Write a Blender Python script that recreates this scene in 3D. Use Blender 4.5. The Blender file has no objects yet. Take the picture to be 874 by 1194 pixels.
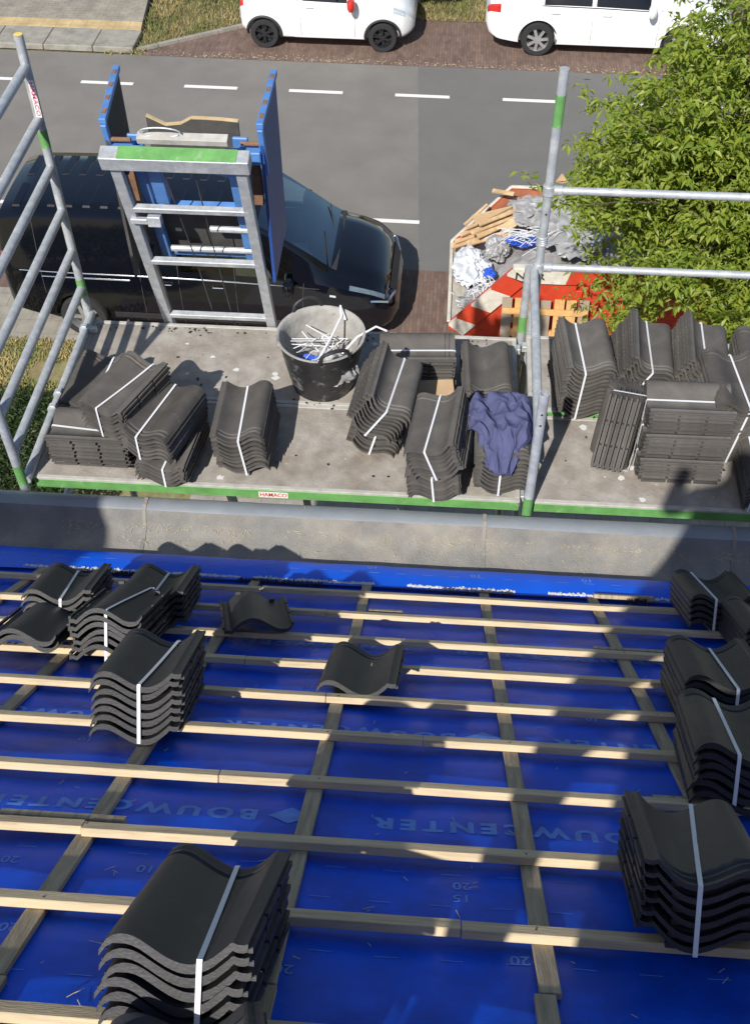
import bpy, bmesh, math, random
import numpy as np
from mathutils import Vector, Matrix, noise
random.seed(7); rng = np.random.default_rng(7)
PI = math.pi
sc = bpy.context.scene
C = sc.collection

# ------------------------------------------------------------------ camera
F_PX, PXC, PYC = 1262.5, 437.0, 597.0
pitch, roll, yaw = 0.84414, 0.0061, -0.07578
ROOF = 0.646366                      # roof pitch
CZ = 10.0
_cp, _sp = math.cos(pitch), math.sin(pitch)
FW = Vector((math.sin(yaw)*_cp, math.cos(yaw)*_cp, -_sp))
_r0 = Vector((math.cos(yaw), -math.sin(yaw), 0)); _d0 = FW.cross(_r0)
if _d0.z > 0: _d0 = -_d0
RT = _r0*math.cos(roll) + _d0*math.sin(roll)
DN = -_r0*math.sin(roll) + _d0*math.cos(roll)
cam = bpy.data.cameras.new('camera'); co = bpy.data.objects.new('camera', cam); C.objects.link(co)
m = Matrix.Identity(4)
for i in range(3):
    m[i][0] = RT[i]; m[i][1] = -DN[i]; m[i][2] = -FW[i]
m[2][3] = CZ
co.matrix_world = m
cam.sensor_fit = 'HORIZONTAL'; cam.sensor_width = 36; cam.lens = 36*F_PX/874
cam.clip_start = 0.05; cam.clip_end = 2000
sc.camera = co
# ------------------------------------------------------------------ light
SUN = Vector((0.36, 1.04, -1.0)).normalized()
w = bpy.data.worlds.new('World'); sc.world = w; w.use_nodes = True
nt = w.node_tree; bg = nt.nodes['Background']
sky = nt.nodes.new('ShaderNodeTexSky'); sky.sky_type = 'NISHITA'; sky.sun_disc = False
sky.sun_elevation = math.asin(-SUN.z); sky.sun_rotation = math.atan2(-SUN.x, -SUN.y)
nt.links.new(sky.outputs[0], bg.inputs[0]); bg.inputs[1].default_value = 0.085
sl = bpy.data.lights.new('sun', 'SUN'); sl.energy = 4.6; sl.angle = math.radians(0.55); sl.color = (1, .95, .87)
so = bpy.data.objects.new('sun', sl); C.objects.link(so)
so.rotation_euler = SUN.to_track_quat('-Z', 'Y').to_euler(); so.location = (-5, -12, 25)
vs = sc.view_settings; sc.display_settings.display_device = 'sRGB'
vs.view_transform = 'Standard'; vs.look = 'None'; vs.gamma = 1; vs.use_curve_mapping = False; vs.exposure = 0.32
sc.cycles.max_bounces = 6; sc.cycles.transparent_max_bounces = 8

# ------------------------------------------------------------------ helpers
def ray(x, y): return FW*F_PX + RT*(x-PXC) + DN*(y-PYC)
def at(x, y, z):
    v = ray(x, y); return v*((z-CZ)/v.z) + Vector((0, 0, CZ))
def atY(x, y, Y):
    v = ray(x, y); return v*(Y/v.y) + Vector((0, 0, CZ))
HR = 1.38
RN = Vector((0, math.sin(ROOF), math.cos(ROOF))); RS = Vector((0, math.cos(ROOF), -math.sin(ROOF)))
def rf(x, y, up=0):
    v = ray(x, y); v = v*(-(HR-up)/v.dot(RN)); return v.x, v.dot(RS)
def rw(X, s, up=0): return Vector((X, 0, CZ)) + RS*s - RN*(HR-up)

def mat(name, col, rough=.7, metal=0, var=.15, scale=8, bump=0, bscale=60, col2=None, c2scale=3, c2lo=.45, c2hi=.65, spec=.5, coat=0, stretch=None, varlo=None):
    M = bpy.data.materials.new(name); M.use_nodes = True
    t = M.node_tree; N = t.nodes; L = t.links; b = N['Principled BSDF']
    b.inputs['Roughness'].default_value = rough; b.inputs['Metallic'].default_value = metal
    b.inputs['Specular IOR Level'].default_value = spec; b.inputs['Coat Weight'].default_value = coat
    b.inputs['Coat Roughness'].default_value = .03
    tc = N.new('ShaderNodeTexCoord'); src = tc.outputs['Object']
    if stretch:
        mp = N.new('ShaderNodeMapping'); mp.inputs['Scale'].default_value = stretch; L.new(src, mp.inputs[0]); src = mp.outputs[0]
    n1 = N.new('ShaderNodeTexNoise'); n1.inputs['Scale'].default_value = scale; n1.inputs['Detail'].default_value = 8; n1.inputs['Roughness'].default_value = .65
    L.new(src, n1.inputs['Vector'])
    mr = N.new('ShaderNodeMapRange'); mr.inputs['From Min'].default_value = .3; mr.inputs['From Max'].default_value = .7
    mr.inputs['To Min'].default_value = 1-var; mr.inputs['To Max'].default_value = 1+var
    L.new(n1.outputs[0], mr.inputs[0])
    mx = N.new('ShaderNodeMix'); mx.data_type = 'RGBA'; mx.blend_type = 'MULTIPLY'; mx.inputs[0].default_value = 1
    L.new(mr.outputs[0], mx.inputs[7])
    if col2:
        n2 = N.new('ShaderNodeTexNoise'); n2.inputs['Scale'].default_value = c2scale; n2.inputs['Detail'].default_value = 9; n2.inputs['Roughness'].default_value = .7
        L.new(src, n2.inputs['Vector'])
        r2 = N.new('ShaderNodeMapRange'); r2.inputs['From Min'].default_value = c2lo; r2.inputs['From Max'].default_value = c2hi
        L.new(n2.outputs[0], r2.inputs[0])
        m2 = N.new('ShaderNodeMix'); m2.data_type = 'RGBA'; m2.inputs[6].default_value = (*col, 1); m2.inputs[7].default_value = (*col2, 1)
        L.new(r2.outputs[0], m2.inputs[0]); L.new(m2.outputs[2], mx.inputs[6])
    else: mx.inputs[6].default_value = (*col, 1)
    L.new(mx.outputs[2], b.inputs['Base Color'])
    if rough > .15:
        rr = N.new('ShaderNodeMapRange'); rr.inputs['To Min'].default_value = rough-.12; rr.inputs['To Max'].default_value = min(1, rough+.12)
        L.new(n1.outputs[0], rr.inputs[0]); L.new(rr.outputs[0], b.inputs['Roughness'])
    if bump:
        n3 = N.new('ShaderNodeTexNoise'); n3.inputs['Scale'].default_value = bscale; n3.inputs['Detail'].default_value = 5
        L.new(src, n3.inputs['Vector'])
        bp = N.new('ShaderNodeBump'); bp.inputs['Strength'].default_value = bump; bp.inputs['Distance'].default_value = .01
        L.new(n3.outputs[0], bp.inputs['Height']); L.new(bp.outputs[0], b.inputs['Normal'])
    return M

def brickmat(name, c1, c2, mortar, w, h, rough=.85, off=.5, msize=.006, rot=0, dirt=.25):
    M = mat(name, c1, rough, 0, dirt, 3, .3, 80)
    t = M.node_tree; N = t.nodes; L = t.links
    mx = [n for n in N if n.type == 'MIX'][0]
    tc = N.new('ShaderNodeTexCoord'); mp = N.new('ShaderNodeMapping'); mp.inputs['Rotation'].default_value = (0, 0, rot)
    L.new(tc.outputs['Object'], mp.inputs[0])
    br = N.new('ShaderNodeTexBrick'); br.inputs['Scale'].default_value = 1; br.offset = off
    br.inputs['Color1'].default_value = (*c1, 1); br.inputs['Color2'].default_value = (*c2, 1); br.inputs['Mortar'].default_value = (*mortar, 1)
    br.inputs['Brick Width'].default_value = w; br.inputs['Row Height'].default_value = h; br.inputs['Mortar Size'].default_value = msize
    br.inputs['Mortar Smooth'].default_value = .3; br.inputs['Bias'].default_value = 0
    L.new(mp.outputs[0], br.inputs[0]); L.new(br.outputs[0], mx.inputs[6])
    return M

def glassmat(name, tint, refl=(1, 1, 1), ior=1.75):
    M = bpy.data.materials.new(name); M.use_nodes = True
    t = M.node_tree; N = t.nodes; L = t.links; N.remove(N['Principled BSDF']); out = N['Material Output']
    tr = N.new('ShaderNodeBsdfTransparent'); tr.inputs[0].default_value = (*tint, 1)
    gl = N.new('ShaderNodeBsdfGlossy'); gl.inputs['Roughness'].default_value = .03; gl.inputs[0].default_value = (*refl, 1)
    fr = N.new('ShaderNodeFresnel'); fr.inputs[0].default_value = ior
    mx = N.new('ShaderNodeMixShader'); L.new(fr.outputs[0], mx.inputs[0]); L.new(tr.outputs[0], mx.inputs[1]); L.new(gl.outputs[0], mx.inputs[2])
    L.new(mx.outputs[0], out.inputs[0]); return M

M = {}
M['tile'] = mat('tile_clay', (.092, .085, .078), .7, 0, .22, 9, .15, 150, col2=(.14, .13, .12), c2scale=6, c2lo=.55, c2hi=.85, spec=.4)
M['tile_dark'] = mat('tile_clay_shaded', (.029, .029, .032), .5, 0, .18, 9, .12, 150, col2=(.06, .058, .056), c2scale=8, c2lo=.55, c2hi=.85, spec=.45)  # darker copy of the tile colour, shade on the roof bundles put in
M['strap'] = mat('strap_plastic', (.72, .74, .78), .4, 0, .06)
M['wood'] = mat('batten_pine', (.56, .45, .29), .8, 0, .16, 5, .3, 30, col2=(.36, .27, .17), c2scale=3, c2lo=.5, c2hi=.75, stretch=(1, 14, 14))
M['wood_c'] = mat('counter_batten_pine', (.42, .34, .23), .85, 0, .2, 5, .3, 30, col2=(.28, .22, .15), c2scale=3, stretch=(14, 1, 1))
M['membrane'] = mat('membrane_foil', (.002, .092, .72), .42, 0, .16, 5, .4, 9, col2=(.003, .058, .46), c2scale=3.5, spec=.16)
M['membrane2'] = mat('membrane_foil_eave', (.003, .13, .88), .38, 0, .1, 3, .3, 14, spec=.3)
M['print'] = mat('membrane_print', (.12, .27, .74), .6, 0, .3, 14, spec=.2)
M['print2'] = mat('membrane_print_pale', (.16, .32, .72), .5, 0, .15, 30)
M['grit'] = mat('grit', (.6, .6, .58), .9, 0, .3, 50)
M['comb'] = mat('eave_comb', (.02, .02, .022), .8)
M['gutter'] = mat('gutter_zinc', (.19, .188, .18), .85, 0, .2, 6, .5, 110, col2=(.27, .245, .205), c2scale=3.5, c2lo=.42, c2hi=.72)
M['gutlip'] = mat('gutter_lip', (.235, .26, .285), .5, .2, .1, 5, .1, 60)
M['straw'] = mat('straw', (.62, .52, .32), .9, 0, .2)
M['galv'] = mat('galvanised_steel', (.46, .49, .52), .5, .35, .18, 22, .12, 120, col2=(.62, .63, .63), c2scale=10, c2lo=.5, c2hi=.75)
M['greenp'] = mat('green_paint', (.13, .33, .10), .6, 0, .22, 10, .1, 60, col2=(.30, .46, .26), c2scale=14, c2lo=.58, c2hi=.72)
M['ply'] = mat('deck_plywood', (.345, .325, .295), .85, 0, .2, 9, .25, 70, col2=(.235, .20, .17), c2scale=3.2, c2lo=.40, c2hi=.66)
M['plyedge'] = mat('deck_edge', (.42, .41, .38), .8, 0, .2, 15)
M['splat'] = mat('mortar_splash', (.6, .6, .58), .95, 0, .1)
M['rubber'] = mat('tub_rubber', (.022, .022, .024), .5, 0, .3, 12, .3, 40, col2=(.26, .26, .25), c2scale=10, c2lo=.56, c2hi=.72)
M['dusty'] = mat('tub_dusty_inside', (.34, .33, .31), .95, 0, .2, 12, .3, 50, col2=(.12, .12, .12), c2scale=9, c2lo=.55, c2hi=.72)
M['cloth'] = mat('cloth_navy', (.085, .095, .19), .95, 0, .12, 20, .3, 400, spec=.1)
M['card'] = mat('cardboard', (.42, .30, .18), .9, 0, .1)
M['bluep'] = mat('blue_paint', (.085, .22, .52), .5, 0, .15, 15, col2=(.16, .10, .07), c2scale=9, c2lo=.66, c2hi=.72)
M['bluepd'] = mat('blue_paint_worn', (.02, .07, .27), .5, 0, .25, 12, col2=(.05, .20, .03), c2scale=4, c2lo=.62, c2hi=.66)
M['rust'] = mat('rusty_steel', (.22, .12, .07), .9, 0, .35, 20)
M['blackboard'] = mat('old_dark_board', (.065, .063, .06), .9, 0, .35, 6, .3, 40)
M['brokenply'] = mat('broken_plywood', (.55, .42, .24), .9, 0, .2)
M['cable'] = mat('dark_steel_cable', (.08, .08, .085), .5, .5)
M['vanblack'] = mat('van_paint_black', (.003, .004, .008), .10, 0, .05, 3, coat=.7, spec=.4)
M['trimblack'] = mat('black_plastic_trim', (.03, .031, .033), .6)
M['seam'] = mat('door_gap_grey', (.07, .07, .075), .5)
M['lampd'] = mat('headlamp_lens_dark', (.12, .16, .2), .06, 0, .3, 20, coat=1)
M['white'] = mat('car_paint_white', (.78, .80, .82), .25, 0, .03, 3, coat=.6)
M['tyre'] = mat('tyre_rubber', (.022, .022, .024), .85, 0, .15, 20)
M['alloy'] = mat('alloy_rim', (.55, .56, .58), .35, .7)
M['darkrim'] = mat('black_rim', (.03, .03, .035), .3, .3)
M['chrome'] = mat('chrome_trim', (.75, .76, .78), .15, 1)
M['glass'] = glassmat('tinted_glass', (.55, .66, .70), (.85, 1, 1.1), 2.7)
M['glassd'] = glassmat('dark_tinted_glass', (.12, .14, .15))
M['lamp'] = mat('headlamp_lens', (.55, .6, .65), .08, .1, .2, 30, coat=1)
M['redlamp'] = mat('red_lamp_lens', (.5, .02, .015), .15, 0, .1, coat=1)
M['redpl'] = mat('red_plastic', (.55, .03, .02), .35)
M['paper'] = mat('white_paper', (.75, .78, .8), .8)
M['seat'] = mat('seat_fabric', (.045, .045, .05), .9)
M['dash'] = mat('dashboard', (.06, .062, .065), .7)
M['skipred'] = mat('skip_red', (.52, .05, .02), .55, 0, .14, 4, .1, 40, col2=(.33, .05, .025), c2scale=6, c2lo=.55, c2hi=.75)
M['skipwhite'] = mat('skip_white', (.58, .55, .48), .6, 0, .2, 7, col2=(.35, .22, .12), c2scale=10, c2lo=.6, c2hi=.78)
M['skipin'] = mat('skip_inside_rust', (.34, .12, .06), .85, 0, .3, 5)
M['film'] = mat('white_plastic_film', (.60, .63, .68), .4, 0, .05, 8)
M['filmg'] = mat('grey_plastic_film', (.36, .36, .37), .35, 0, .25, 6, col2=(.22, .22, .23), c2scale=4)
M['bluefilm'] = mat('blue_plastic', (.03, .10, .55), .4)
M['plank'] = mat('scrap_wood', (.46, .31, .17), .85, 0, .25, 6, stretch=(1, 1, 1), col2=(.62, .48, .30), c2scale=3)
M['palletw'] = mat('pallet_wood', (.60, .34, .12), .8, 0, .2, 5, .2, 30, col2=(.45, .27, .12), c2scale=4)
M['palletg'] = mat('pallet_wood_grey', (.30, .24, .18), .85, 0, .2, 5, .2, 30)
M['black'] = mat('black_ink', (.02, .02, .02), .8)
M['signwhite'] = mat('sticker_white', (.75, .74, .72), .5, 0, .08, 30)
M['redink'] = mat('red_ink', (.55, .04, .05), .6)
M['pinkink'] = mat('pink_red_ink', (.6, .12, .2), .6)
M['asphalt'] = mat('asphalt', (.180, .170, .158), .92, 0, .12, 1.2, .5, 160, col2=(.21, .20, .185), c2scale=90, c2lo=.5, c2hi=.6)
M['asphalt2'] = mat('asphalt_patch', (.142, .141, .136), .9, 0, .07, 1.5, .4, 160, col2=(.16, .158, .15), c2scale=90)
M['paint'] = mat('road_paint', (.72, .72, .70), .7, 0, .1, 30)
M['brick'] = brickmat('clinker_bricks', (.135, .085, .068), (.19, .125, .10), (.10, .085, .07), .2, .055, rot=PI/2)
M['pave'] = brickmat('grey_pavers', (.30, .275, .225), (.26, .24, .20), (.19, .17, .14), .21, .105)
M['yellow'] = brickmat('yellow_kerb_tiles', (.52, .39, .20), (.48, .36, .19), (.3, .24, .15), .3, .6, off=0)
M['kerb'] = mat('kerb_concrete', (.30, .285, .25), .9, 0, .18, 5, .3, 80, col2=(.22, .21, .18), c2scale=4)
M['soil'] = mat('dry_soil_grass', (.24, .20, .10), .95, 0, .3, 6, .6, 60, col2=(.12, .14, .045), c2scale=2.2)
M['soilr'] = mat('verge_soil', (.16, .13, .07), .95, 0, .3, 6, .6, 60, col2=(.07, .10, .03), c2scale=1.2)
M['dryblade'] = mat('dry_grass_blade', (.42, .34, .14), .9, 0, .35, 5, col2=(.16, .2, .05), c2scale=1.5)
M['greenblade'] = mat('grass_blade', (.13, .15, .04), .9, 0, .35, 5, col2=(.34, .27, .12), c2scale=1.1, c2lo=.4, c2hi=.58)
M['path'] = brickmat('path_tiles', (.30, .28, .24), (.27, .25, .215), (.2, .18, .15), .3, .3)
M['wall'] = brickmat('house_brick', (.30, .17, .11), (.26, .15, .10), (.35, .33, .3), .21, .06)
M['bark'] = mat('bark', (.10, .075, .05), .95, 0, .3, 20, .8, 30, stretch=(1, 1, .2))

def leafmat(name, c1, c2, trans):
    M_ = bpy.data.materials.new(name); M_.use_nodes = True
    t = M_.node_tree; N = t.nodes; L = t.links; b = N['Principled BSDF']; b.inputs['Roughness'].default_value = .5
    geo = N.new('ShaderNodeNewGeometry'); mx = N.new('ShaderNodeMix'); mx.data_type = 'RGBA'
    mx.inputs[6].default_value = (*c1, 1); mx.inputs[7].default_value = (*c2, 1)
    L.new(geo.outputs['Random Per Island'], mx.inputs[0]); L.new(mx.outputs[2], b.inputs['Base Color'])
    tl = N.new('ShaderNodeBsdfTranslucent'); tl.inputs[0].default_value = (*trans, 1)
    ms = N.new('ShaderNodeMixShader'); ms.inputs[0].default_value = .38
    L.new(b.outputs[0], ms.inputs[1]); L.new(tl.outputs[0], ms.inputs[2]); L.new(ms.outputs[0], N['Material Output'].inputs[0])
    return M_
M['leaf'] = leafmat('leaf_yellow_green', (.13, .21, .022), (.30, .35, .05), (.36, .45, .05))
M['hedgeleaf'] = leafmat('leaf_dark_green', (.025, .05, .012), (.05, .085, .02), (.05, .09, .02))
M['bushleaf'] = leafmat('leaf_bush', (.05, .08, .02), (.09, .13, .03), (.09, .13, .03))

class MB:
    """collects shapes; build() links them as ONE mesh object with its origin at the base centre"""
    def __init__(s): s.v = []; s.f = []; s.mi = []; s.sm = False
    def add(s, vs_, fs, mi=0):
        o = len(s.v); s.v += [Vector(v) for v in vs_]; s.f += [[i+o for i in f] for f in fs]; s.mi += [mi]*len(fs); return s
    def box(s, c, size, rot=None, mi=0):
        h = Vector(size)/2
        vs_ = [Vector((x*h.x, y*h.y, z*h.z)) for z in (-1, 1) for y in (-1, 1) for x in (-1, 1)]
        if rot: vs_ = [rot @ v for v in vs_]
        c = Vector(c)
        return s.add([v+c for v in vs_], [(0, 2, 3, 1), (4, 5, 7, 6), (0, 1, 5, 4), (2, 6, 7, 3), (0, 4, 6, 2), (1, 3, 7, 5)], mi)
    def bar(s, a, b, w, h, upv=(0, 0, 1), mi=0):
        a = Vector(a); b = Vector(b); d = b-a; L = d.length; d.normalize(); u = Vector(upv)
        sd = d.cross(u); sd.normalize(); u = sd.cross(d)
        R = Matrix((d, sd, u)).transposed()
        return s.box((a+b)/2, (L, w, h), R, mi)
    def tube(s, pts, r, n=12, caps=True, mi=0, rs=None):
        pts = [Vector(p) for p in pts]; rings = []
        prev = None
        for i, p in enumerate(pts):
            d = (pts[min(i+1, len(pts)-1)]-pts[max(i-1, 0)]).normalized()
            if prev is None:
                u = d.orthogonal().normalized()
            else:
                u = (prev-d*prev.dot(d)).normalized()
            prev = u; v = d.cross(u); rr = rs[i] if rs else r
            rings.append([p+(u*math.cos(2*PI*k/n)+v*math.sin(2*PI*k/n))*rr for k in range(n)])
        vs_ = [q for r_ in rings for q in r_]; fs = []
        for i in range(len(rings)-1):
            for k in range(n): fs.append((i*n+k, i*n+(k+1) % n, (i+1)*n+(k+1) % n, (i+1)*n+k))
        if caps: fs += [tuple(range(n))[::-1], tuple((len(rings)-1)*n+k for k in range(n))]
        return s.add(vs_, fs, mi)
    def lathe(s, prof, c, axis='z', n=32, mi=0, closed=False):
        c = Vector(c); vs_ = []
        for r, h in prof:
            for k in range(n):
                a = 2*PI*k/n
                if axis == 'z': vs_.append(c+Vector((r*math.cos(a), r*math.sin(a), h)))
                else: vs_.append(c+Vector((r*math.cos(a), h, r*math.sin(a))))
        fs = []
        for i in range(len(prof)-1):
            for k in range(n): fs.append((i*n+k, i*n+(k+1) % n, (i+1)*n+(k+1) % n, (i+1)*n+k))
        return s.add(vs_, fs, mi)
    def prism(s, poly, d, mi=0):
        d = Vector(d); n = len(poly); P_ = [Vector(p) for p in poly]
        fs = [tuple(range(n))[::-1], tuple(range(n, 2*n))]
        for k in range(n): fs.append((k, (k+1) % n, n+(k+1) % n, n+k))
        return s.add(P_+[p+d for p in P_], fs, mi)
    def grid(s, fn, us, vs2, mi=0, flip=False):
        nu, nv = len(us), len(vs2)
        vs_ = [fn(u, v) for u in us for v in vs2]
        fs = [(i*nv+j, (i+1)*nv+j, (i+1)*nv+j+1, i*nv+j+1) for i in range(nu-1) for j in range(nv-1)]
        if flip: fs = [f[::-1] for f in fs]
        return s.add(vs_, fs, mi)
    def build(s, name, mats, parent=None, smooth=True, origin=None, bevel=0, local=False, recalc=True, ang=35):
        me = bpy.data.meshes.new(name)
        if local: o0 = Vector((0, 0, 0))
        elif origin is not None: o0 = Vector(origin)
        else:
            xs = [v.x for v in s.v]; ys = [v.y for v in s.v]; zs = [v.z for v in s.v]
            o0 = Vector(((min(xs)+max(xs))/2, (min(ys)+max(ys))/2, min(zs)))
        me.from_pydata([v-o0 for v in s.v], [], s.f)
        if not isinstance(mats, (list, tuple)): mats = [mats]
        for mm in mats: me.materials.append(mm)
        if len(mats) > 1:
            for p, i in zip(me.polygons, s.mi): p.material_index = i
        if recalc or bevel:
            bm = bmesh.new(); bm.from_mesh(me)
            if recalc: bmesh.ops.recalc_face_normals(bm, faces=bm.faces)
            if bevel:
                es = [e for e in bm.edges if len(e.link_faces) == 2 and e.calc_face_angle(0) > .6]
                bmesh.ops.bevel(bm, geom=es, offset=bevel, segments=1, affect='EDGES', clamp_overlap=True)
            bm.to_mesh(me); bm.free()
        if smooth:
            me.shade_smooth(); me.set_sharp_from_angle(angle=math.radians(ang))
        ob = bpy.data.objects.new(name, me); C.objects.link(ob)
        pl = Vector((0, 0, 0))
        if parent is not None and not local:
            q = parent
            while q is not None: pl += q.location; q = q.parent
        ob.location = o0-pl if not local else o0
        if parent is not None: ob.parent = parent
        return ob

def tag(o, label=None, cat=None, group=None, kind=None):
    if label: o['label'] = label
    if cat: o['category'] = cat
    if group: o['group'] = group
    if kind: o['kind'] = kind
    return o
def thing(name, label, cat, loc=(0, 0, 0), group=None):
    o = bpy.data.objects.new(name, None); C.objects.link(o); o.location = loc; o.empty_display_size = .1
    return tag(o, label, cat, group)
def struct(name, mb, m_, **k): return tag(mb.build(name, m_, **k), kind='structure')

_tc = {}
def text_verts(body, size, bold=0.0, sp=1.0):
    cu = bpy.data.curves.new('t', 'FONT'); cu.body = body; cu.size = size; cu.align_x = 'CENTER'; cu.align_y = 'CENTER'; cu.offset = bold; cu.resolution_u = 3; cu.space_character = sp
    ob = bpy.data.objects.new('t', cu); C.objects.link(ob)
    dg = bpy.context.evaluated_depsgraph_get(); dg.update()
    me = bpy.data.meshes.new_from_object(ob.evaluated_get(dg))
    V_ = [v.co.copy() for v in me.vertices]; F_ = [tuple(p.vertices) for p in me.polygons]
    bpy.data.objects.remove(ob); bpy.data.curves.remove(cu); bpy.data.meshes.remove(me)
    return V_, F_

# ================================================================== ground
YR = -0.0222                                     # the road runs a degree off the house
cr, sr = math.cos(YR), math.sin(YR)
def g(u, v, z=0): return Vector((u*cr-v*sr, u*sr+v*cr, z))
def quad(u0, u1, v0, v1, z):
    return MB().add([g(u0, v0, z), g(u1, v0, z), g(u1, v1, z), g(u0, v1, z)], [(0, 1, 2, 3)])
def gstruct(name, mb, m_):
    o = struct(name, mb, m_, smooth=False, origin=(0, 0, 0), recalc=False); return o
gstruct('ground', quad(-400, 400, -300, 500, -.02), M['soilr'])
gstruct('road', quad(-120, 120, 13.87, 20.5, 0.0), M['asphalt'])
gstruct('road_patch', MB().add([g(-.66, 13.872, .004), g(16, 13.872, .004), g(16, 20.497, .004), g(-1.12, 20.497, .004)], [(0, 1, 2, 3)]), M['asphalt2'])
k = 0
dashes = MB()
for i in range(-14, 14):
    u = -7.5+i*2.01
    dashes.v += [g(u, 19.26, .009), g(u+1.02, 19.26, .009), g(u+1.02, 19.37, .009), g(u, 19.37, .009)]
    u = -1.74+i*2.01*1.0
    if not (2.0 > u > -1.0):
        dashes.v += [g(u, 15.11, .009), g(u+1.0, 15.11, .009), g(u+1.0, 15.21, .009), g(u, 15.21, .009)]
dashes.f = [[4*i, 4*i+1, 4*i+2, 4*i+3] for i in range(len(dashes.v)//4)]; dashes.mi = [0]*len(dashes.f)
gstruct('road_markings', dashes, M['paint'])
gstruct('parking_strip_far', MB().add([g(-6.8, 20.5, .004), g(60, 20.5, .004), g(60, 22.5, .004), g(-4.0, 22.5, .004)], [(0, 1, 2, 3)]), M['brick'])
gstruct('parking_strip_near', quad(-5.0, 60, 11.0, 13.87, .004), M['brick'])
gstruct('parking_strip_left', quad(-60, -5.0, 12.9, 13.87, .004), M['brick'])
gstruct('footpath_near', quad(-60, -5.0, 11.7, 12.9, .0), M['path'])
gstruct('lawn_near', quad(-60, -3.2, 4.0, 11.7, -.004), M['soil'])
gstruct('garden_paving', quad(-3.2, 60, 4.0, 11.0, -.002), M['path'])
# far pavement with kerb and yellow tiles
kb = MB()
for i in range(46):
    a, b = -51.6+i*1.0+.006, -51.6+(i+1)*1.0-.006
    if a > -6.9: break
    b = min(b, -6.78)
    kb.prism([g(a, 20.55, 0), g(b, 20.55, 0), g(b, 21.33, 0), g(a, 21.33, 0)], (0, 0, .12))
struct('kerb', kb, M['kerb'], origin=(0, 0, 0), bevel=.012)
struct('kerb_tiles', MB().prism([g(-60, 21.335, 0), g(-6.8, 21.335, 0), g(-6.85, 21.68, 0), g(-60, 21.68, 0)], (0, 0, .125)), M['yellow'], origin=(0, 0, 0))
struct('pavement', MB().prism([g(-60, 21.685, 0), g(-6.85, 21.685, 0), g(-7.1, 23.6, 0), g(-7.2, 30, 0), g(-60, 30, 0)], (0, 0, .122)), M['pave'], origin=(0, 0, 0))
# stone edging between grass and parking strip
ed = MB()
for i in range(7):
    a = g(-6.72+i*.36, 20.66+i*.235); b = g(-6.72+(i+.97)*.36, 20.66+(i+.97)*.235)
    ed.bar(a+Vector((0, 0, .03)), b+Vector((0, 0, .03)), .09, .06)
struct('edging', ed, M['kerb'], origin=(0, 0, 0))
gstruct('verge', MB().add([g(-6.79, 20.64, .01), g(-6.6, 20.72, .01), g(-3.9, 22.5, .01), g(60, 22.5, .01), g(60, 30, .01), g(-7.15, 30, .01)], [(0, 1, 2, 3, 4, 5)]), M['soilr'])

def blades(name, m_, region, n, h, label):
    V = []; F = []
    for i in range(n):
        p = region()
        a = random.uniform(0, 2*PI); hh = h*random.uniform(.5, 1.3); w_ = hh*.10+.003
        lean = Vector((random.gauss(0, .5), random.gauss(0, .5), 1)).normalized()*hh
        d = Vector((math.cos(a), math.sin(a), 0))*w_
        k_ = len(V); V += [p-d, p+d, p+lean]; F.append((k_, k_+1, k_+2))
    mb = MB(); mb.add(V, F)
    return tag(mb.build(name, m_, smooth=False, recalc=False, origin=(0, 0, 0)), label, 'grass', kind='stuff')
def r1():
    while True:
        u, v = random.uniform(-9.5, -4.6), random.uniform(9.6, 11.75)
        if noise.noise(Vector((u*1.4, v*1.4, 3))) > -.22: return g(u, v, 0)
blades('dry_grass', M['dryblade'], r1, 15000, .07, 'dry yellow grass beside the path behind the scaffold end frame')
def r2():
    while True:
        u, v = random.uniform(-6.9, 3.5), random.uniform(20.75, 24)
        lim = 20.75+(u+6.72)*.66 if u < -4.1 else 22.5
        if v > lim: return g(u, v, .01)
blades('verge_grass', M['greenblade'], r2, 12000, .10, 'patchy green and brown grass verge beyond the parked white cars')
# weeds along kerb and debris
def r3():
    return g(random.uniform(-7.4, -6.6), random.gauss(20.62, .06), .0)
blades('kerb_weeds', M['dryblade'], r3, 260, .10, 'dry weeds growing at the end of the kerb')

# ------------------------------------------------------------------ leaves
def leafmesh(name, centers, m_, size, parent=None, droop=.5):
    n = len(centers); c = np.array(centers)
    a = rng.uniform(0, 2*PI, n); L_ = size*rng.uniform(.5, 1.35, n); W_ = L_*.42
    d = np.stack([np.cos(a), np.sin(a), rng.normal(-droop, .45, n)], 1); d /= np.linalg.norm(d, axis=1)[:, None]
    up = np.stack([rng.normal(0, .45, n), rng.normal(0, .45, n), np.ones(n)], 1)
    s_ = np.cross(d, up); s_ /= np.linalg.norm(s_, axis=1)[:, None]; nn = np.cross(s_, d)
    Lc, Wc = L_[:, None], W_[:, None]
    p0 = c; p1 = c+d*Lc*.45+s_*Wc*.5+nn*Wc*.18; p2 = c+d*Lc; p3 = c+d*Lc*.45-s_*Wc*.5+nn*Wc*.18
    p2 = p2-nn*Lc*.12
    V = np.stack([p0, p1, p2, p3], 1).reshape(-1, 3)
    me = bpy.data.meshes.new(name)
    idx = np.arange(n)*4
    F = np.stack([idx, idx+1, idx+2, idx, idx+2, idx+3], 1).reshape(-1, 3)
    o0 = V.mean(0)*[1, 1, 0]+[0, 0, V[:, 2].min()]
    me.from_pydata((V-o0).tolist(), [], F.tolist()); me.materials.append(m_)
    ob = bpy.data.objects.new(name, me); C.objects.link(ob)
    pl = Vector(parent.location) if parent else Vector((0, 0, 0))
    ob.location = Vector(o0)-pl
    if parent: ob.parent = parent
    return ob

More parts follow.
